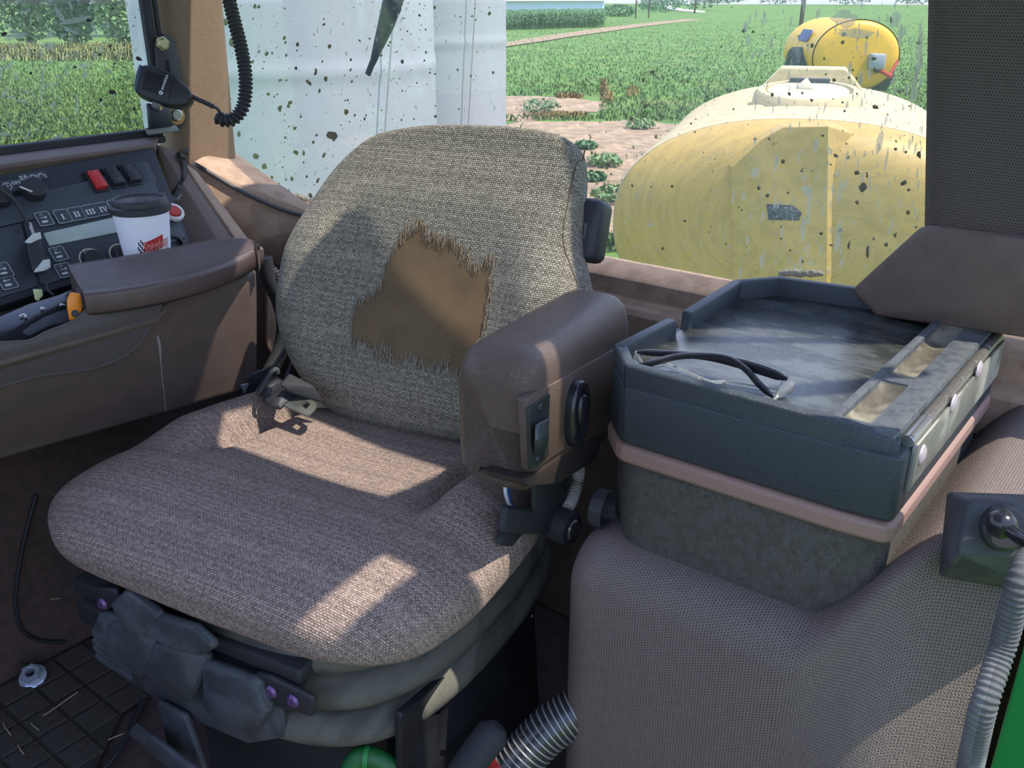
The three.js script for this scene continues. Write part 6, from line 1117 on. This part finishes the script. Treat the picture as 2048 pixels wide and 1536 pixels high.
{
  seed(121);
  const mud = std(srgb(104, 104, 84), 0.95, { side: THREE.DoubleSide }), dried = new THREE.MeshPhysicalMaterial({ color: srgb(206, 208, 192), roughness: 0.95, transmission: 0.45, thickness: 0, side: THREE.DoubleSide, transparent: true, opacity: 0.62 });
  const rz = (x, y) => atZ(x, y, REAR_Z - 0.0115), dark = [[662, 271, 30, 20, 0.5], [617, 164, 18, 9, 1.0], [560, 160, 12, 8, 0], [510, 12, 10, 12, 0.5], [632, 140, 12, 7, 1.1], [560, 217, 12, 18, 0.3], [464, 84, 14, 22, 0.2], [450, 45, 16, 18, 0], [591, 305, 14, 12, 0], [512, 312, 14, 14, 0], [510, 345, 14, 18, 0], [648, 310, 9, 14, 0.4], [636, 360, 8, 14, 0.4], [530, 335, 14, 9, 0.2], [478, 268, 10, 16, 0], [608, 307, 7, 14, 0], [580, 205, 10, 12, 0.4], [1688, 68, 12, 12, 0], [1748, 118, 12, 8, 0], [1838, 86, 10, 16, 0.4], [1751, 214, 14, 14, 0.5], [1672, 312, 14, 8, 0.6], [1696, 315, 10, 7, -0.6], [1714, 345, 12, 14, 0.3], [1734, 350, 7, 12, 0], [1725, 374, 18, 22, 0.1], [1838, 310, 12, 18, 0], [1808, 366, 20, 10, -0.5], [1518, 375, 8, 12, 0.3], [1604, 342, 8, 6, 0], [1816, 426, 14, 14, 0], [1698, 490, 6, 20, 0.2], [1662, 490, 10, 6, 0.2], [1736, 504, 8, 26, 0], [1790, 470, 10, 14, 0.3], [1772, 490, 14, 12, 0], [1605, 522, 6, 10, 0], [1801, 182, 16, 9, -0.6], [1782, 40, 9, 16, 0]];
  for (let k = 0; k < 330; k++) { const s = Math.pow(rnd(), 3), x = rr(462, 1000), y = rr(0, 400); if (x > 640 + 0.9 * (400 - y) && rnd() < 0.5) continue; dark.push([x, y, 2.5 + 8 * s, 3 + 11 * s, rr(-0.3, 0.9)]); }
  for (let k = 0; k < 150; k++) { const s = Math.pow(rnd(), 3), x = rr(1250, 1845), y = rr(60, 548); dark.push([x, y, 2.5 + 8 * s, 3 + 9 * s, rr(-0.6, 0.9)]); }
  for (let k = 0; k < 60; k++) dark.push([rr(1015, 1500), rr(0, 340), rr(2, 4), rr(2, 5), rr(0, 3)]);
  const gm = flecks(dark, rz, V(0, 0, 1), 0.0012);
  tag(mesh('mud_flecks', gm, mud, rearGlass, 'dark dried mud flecks'), null, null, null, 'stuff');
  const pale = [[1690, 40, 60, 44, 0.1], [1710, 66, 90, 20, 0.1], [1790, 40, 26, 40, 0], [1800, 70, 10, 70, 0.1], [1838, 110, 14, 160, 0.06], [1828, 170, 10, 120, 0.15], [1542, 84, 8, 30, 0.2], [1495, 78, 8, 28, 0.1], [1508, 110, 6, 34, 0.3], [1528, 30, 7, 24, 0], [1608, 10, 9, 34, 0.05], [1638, 26, 6, 30, 0], [1732, 94, 7, 40, 0.1], [1700, 136, 8, 36, 0.05], [1740, 140, 8, 46, 0.15], [1616, 96, 8, 32, 0.1], [1618, 410, 10, 80, 0.1], [1612, 380, 22, 26, 0.1], [1606, 460, 10, 60, 0.05], [1630, 292, 8, 36, 0.1], [1658, 300, 16, 20, 0], [1552, 328, 8, 50, 0.15], [1510, 345, 18, 30, 0.4], [1466, 392, 5, 40, 0.1], [1772, 322, 8, 60, 0.2], [1680, 380, 10, 60, 0.15], [1676, 470, 12, 90, 0.1], [1524, 520, 9, 44, 0.1], [1480, 545, 7, 30, 0.1], [1760, 280, 14, 60, 0.2], [1600, 530, 9, 40, 0.05], [1550, 406, 7, 34, 0.1], [1300, 450, 16, 12, 0.4], [1275, 392, 5, 16, 0.2], [1275, 223, 4, 22, 0.3]];
  for (let k = 0; k < 420; k++) { const s = Math.pow(rnd(), 2), x = 1845 - 360 * Math.pow(rnd(), 1.3), y = rr(0, 548); pale.push([x, y, 2 + 5 * s, 5 + 26 * s, rr(-0.05, 0.3)]); }
  for (let k = 0; k < 260; k++) pale.push([rr(1240, 1640), rr(300, 548), rr(2, 5), rr(2, 9), rr(-1, 1)]);
  for (let k = 0; k < 80; k++) pale.push([rr(470, 1000), rr(0, 380), rr(3, 6), rr(4, 16), rr(-0.2, 0.4)]);
  tag(mesh('dried_streaks', flecks(pale, (x, y) => atZ(x, y, REAR_Z - 0.0045), V(0, 0, 1), 0.0006), dried, rearGlass, 'pale dried splash streaks'), null, null, null, 'stuff');
  const rx = (x, y) => atX(x, y, RIGHT_X - 0.0005);
  const dS = [[8, 68, 18, 10, -0.4], [178, 40, 16, 8, -0.1], [277, 118, 18, 11, 0.4], [225, 184, 18, 11, 0.3], [202, 200, 10, 10, 0.4], [150, 134, 10, 6, 0.3], [220, 92, 6, 12, 0.2], [250, 75, 8, 5, -0.3], [62, 147, 7, 8, 0.4], [268, 218, 7, 9, 0], [244, 117, 5, 5, 0]], pS = [[30, 72, 70, 18, -0.15], [100, 92, 36, 14, 0.2], [100, 70, 30, 12, -1.0], [150, 40, 60, 14, -0.2], [168, 130, 50, 10, -0.2], [132, 145, 6, 28, -0.3], [82, 105, 5, 34, 0], [30, 90, 5, 20, 0], [58, 98, 5, 36, -0.2], [95, 125, 32, 8, -0.3], [100, 170, 40, 7, -0.25], [45, 202, 40, 6, 0.05], [10, 186, 8, 40, 0.6], [20, 130, 8, 30, 0.5], [55, 272, 6, 30, 0.5], [115, 274, 40, 6, -0.3], [10, 268, 30, 10, 0.1], [190, 60, 12, 40, -0.4], [120, 30, 12, 46, -0.5], [170, 150, 14, 26, 0.6], [155, 210, 5, 60, 0.0], [84, 170, 5, 100, 0.05], [20, 60, 6, 60, 0], [215, 50, 10, 24, 0], [140, 60, 50, 8, 0.5]];
  for (let k = 0; k < 70; k++) dS.push([rr(-10, 280), rr(0, 270), rr(2, 6), rr(2, 6), rr(0, 3)]);
  for (let k = 0; k < 120; k++) { const s = Math.pow(rnd(), 2); pS.push([rr(-10, 280), rr(0, 280), 2 + 8 * s, 3 + 22 * s, rr(-1.5, 1.5)]); }
  tag(mesh('mud_flecks', flecks(dS, rx, V(1, 0, 0), 0.0012), std(srgb(60, 62, 58), 0.95, { side: THREE.DoubleSide }), sideGlass, 'dark dried mud flecks'), null, null, null, 'stuff');
  tag(mesh('dried_streaks', flecks(pS, rx, V(1, 0, 0), 0.0006), new THREE.MeshPhysicalMaterial({ color: srgb(176, 188, 180), roughness: 0.95, transmission: 0.4, thickness: 0, side: THREE.DoubleSide, transparent: true, opacity: 0.55 }), sideGlass, 'pale dried splash streaks'), null, null, null, 'stuff');
  // crumbs of caked earth and moss along the bottom of the rear window
  const cr = [];
  for (let k = 0; k < 260; k++) { const x = Math.pow(rnd(), 1.2), p = atZ(lerp(530, 655, x), lerp(378, 410, x) - rr(0, 7) * (1 - x * 0.5), REAR_Z + 0.006); cr.push(plain(new THREE.IcosahedronGeometry(rr(0.0015, 0.005), 0).rotateY(rr(0, 6)).translate(p.x, p.y, p.z + rr(0, 0.008)))); }
  for (let k = 0; k < 60; k++) { const p = atZ(rr(1562, 1640), rr(543, 550), REAR_Z + 0.008); cr.push(plain(new THREE.IcosahedronGeometry(rr(0.002, 0.008), 0).scale(1.3, 0.7, 1).translate(p.x, p.y, p.z))); }
  tag(mesh('caked_earth', mergeGeometries(cr), std(srgb(186, 178, 150), 0.95)), 'crumbs of caked earth along the bottom of the rear window', 'dirt', null, 'stuff');
  // dust film: a thin, nearly clear sheet on each pane
  const film = (name, parent, w, h, pos, turn, op, sd) => {
    const n = 256, d = new Uint8Array(n * n * 4);
    for (let y = 0; y < n; y++) for (let x = 0; x < n; x++) { const v = clamp(0.45 + 0.9 * (fbm(x / n * 8, y / n * 4, sd, 5) - 0.4)) * (0.8 + 0.4 * hash2(x, y, sd)); const i = (y * n + x) * 4; d[i] = d[i + 1] = d[i + 2] = clamp(v) * 255; d[i + 3] = 255; }
    const a = new THREE.DataTexture(d, n, n); a.magFilter = a.minFilter = THREE.LinearFilter; a.needsUpdate = true;
    const g = new THREE.PlaneGeometry(w, h); g.rotateY(turn); g.translate(pos.x, pos.y, pos.z);
    return mesh(name, g, new THREE.MeshStandardMaterial({ color: srgb(200, 212, 222), roughness: 1, transparent: true, opacity: op, alphaMap: a, side: THREE.DoubleSide }), parent, 'thin film of dust');
  };
  film('dust_film', rearGlass, 1.70, 0.94, V(-0.14, 1.165, REAR_Z - 0.0125), 0, 0.28, 131);
  film('dust_film', sideGlass, 1.48, 0.67, V(RIGHT_X - 0.0075, 1.22, 0.435), Math.PI / 2, 0.22, 133);
}

renderer.render(scene, camera);
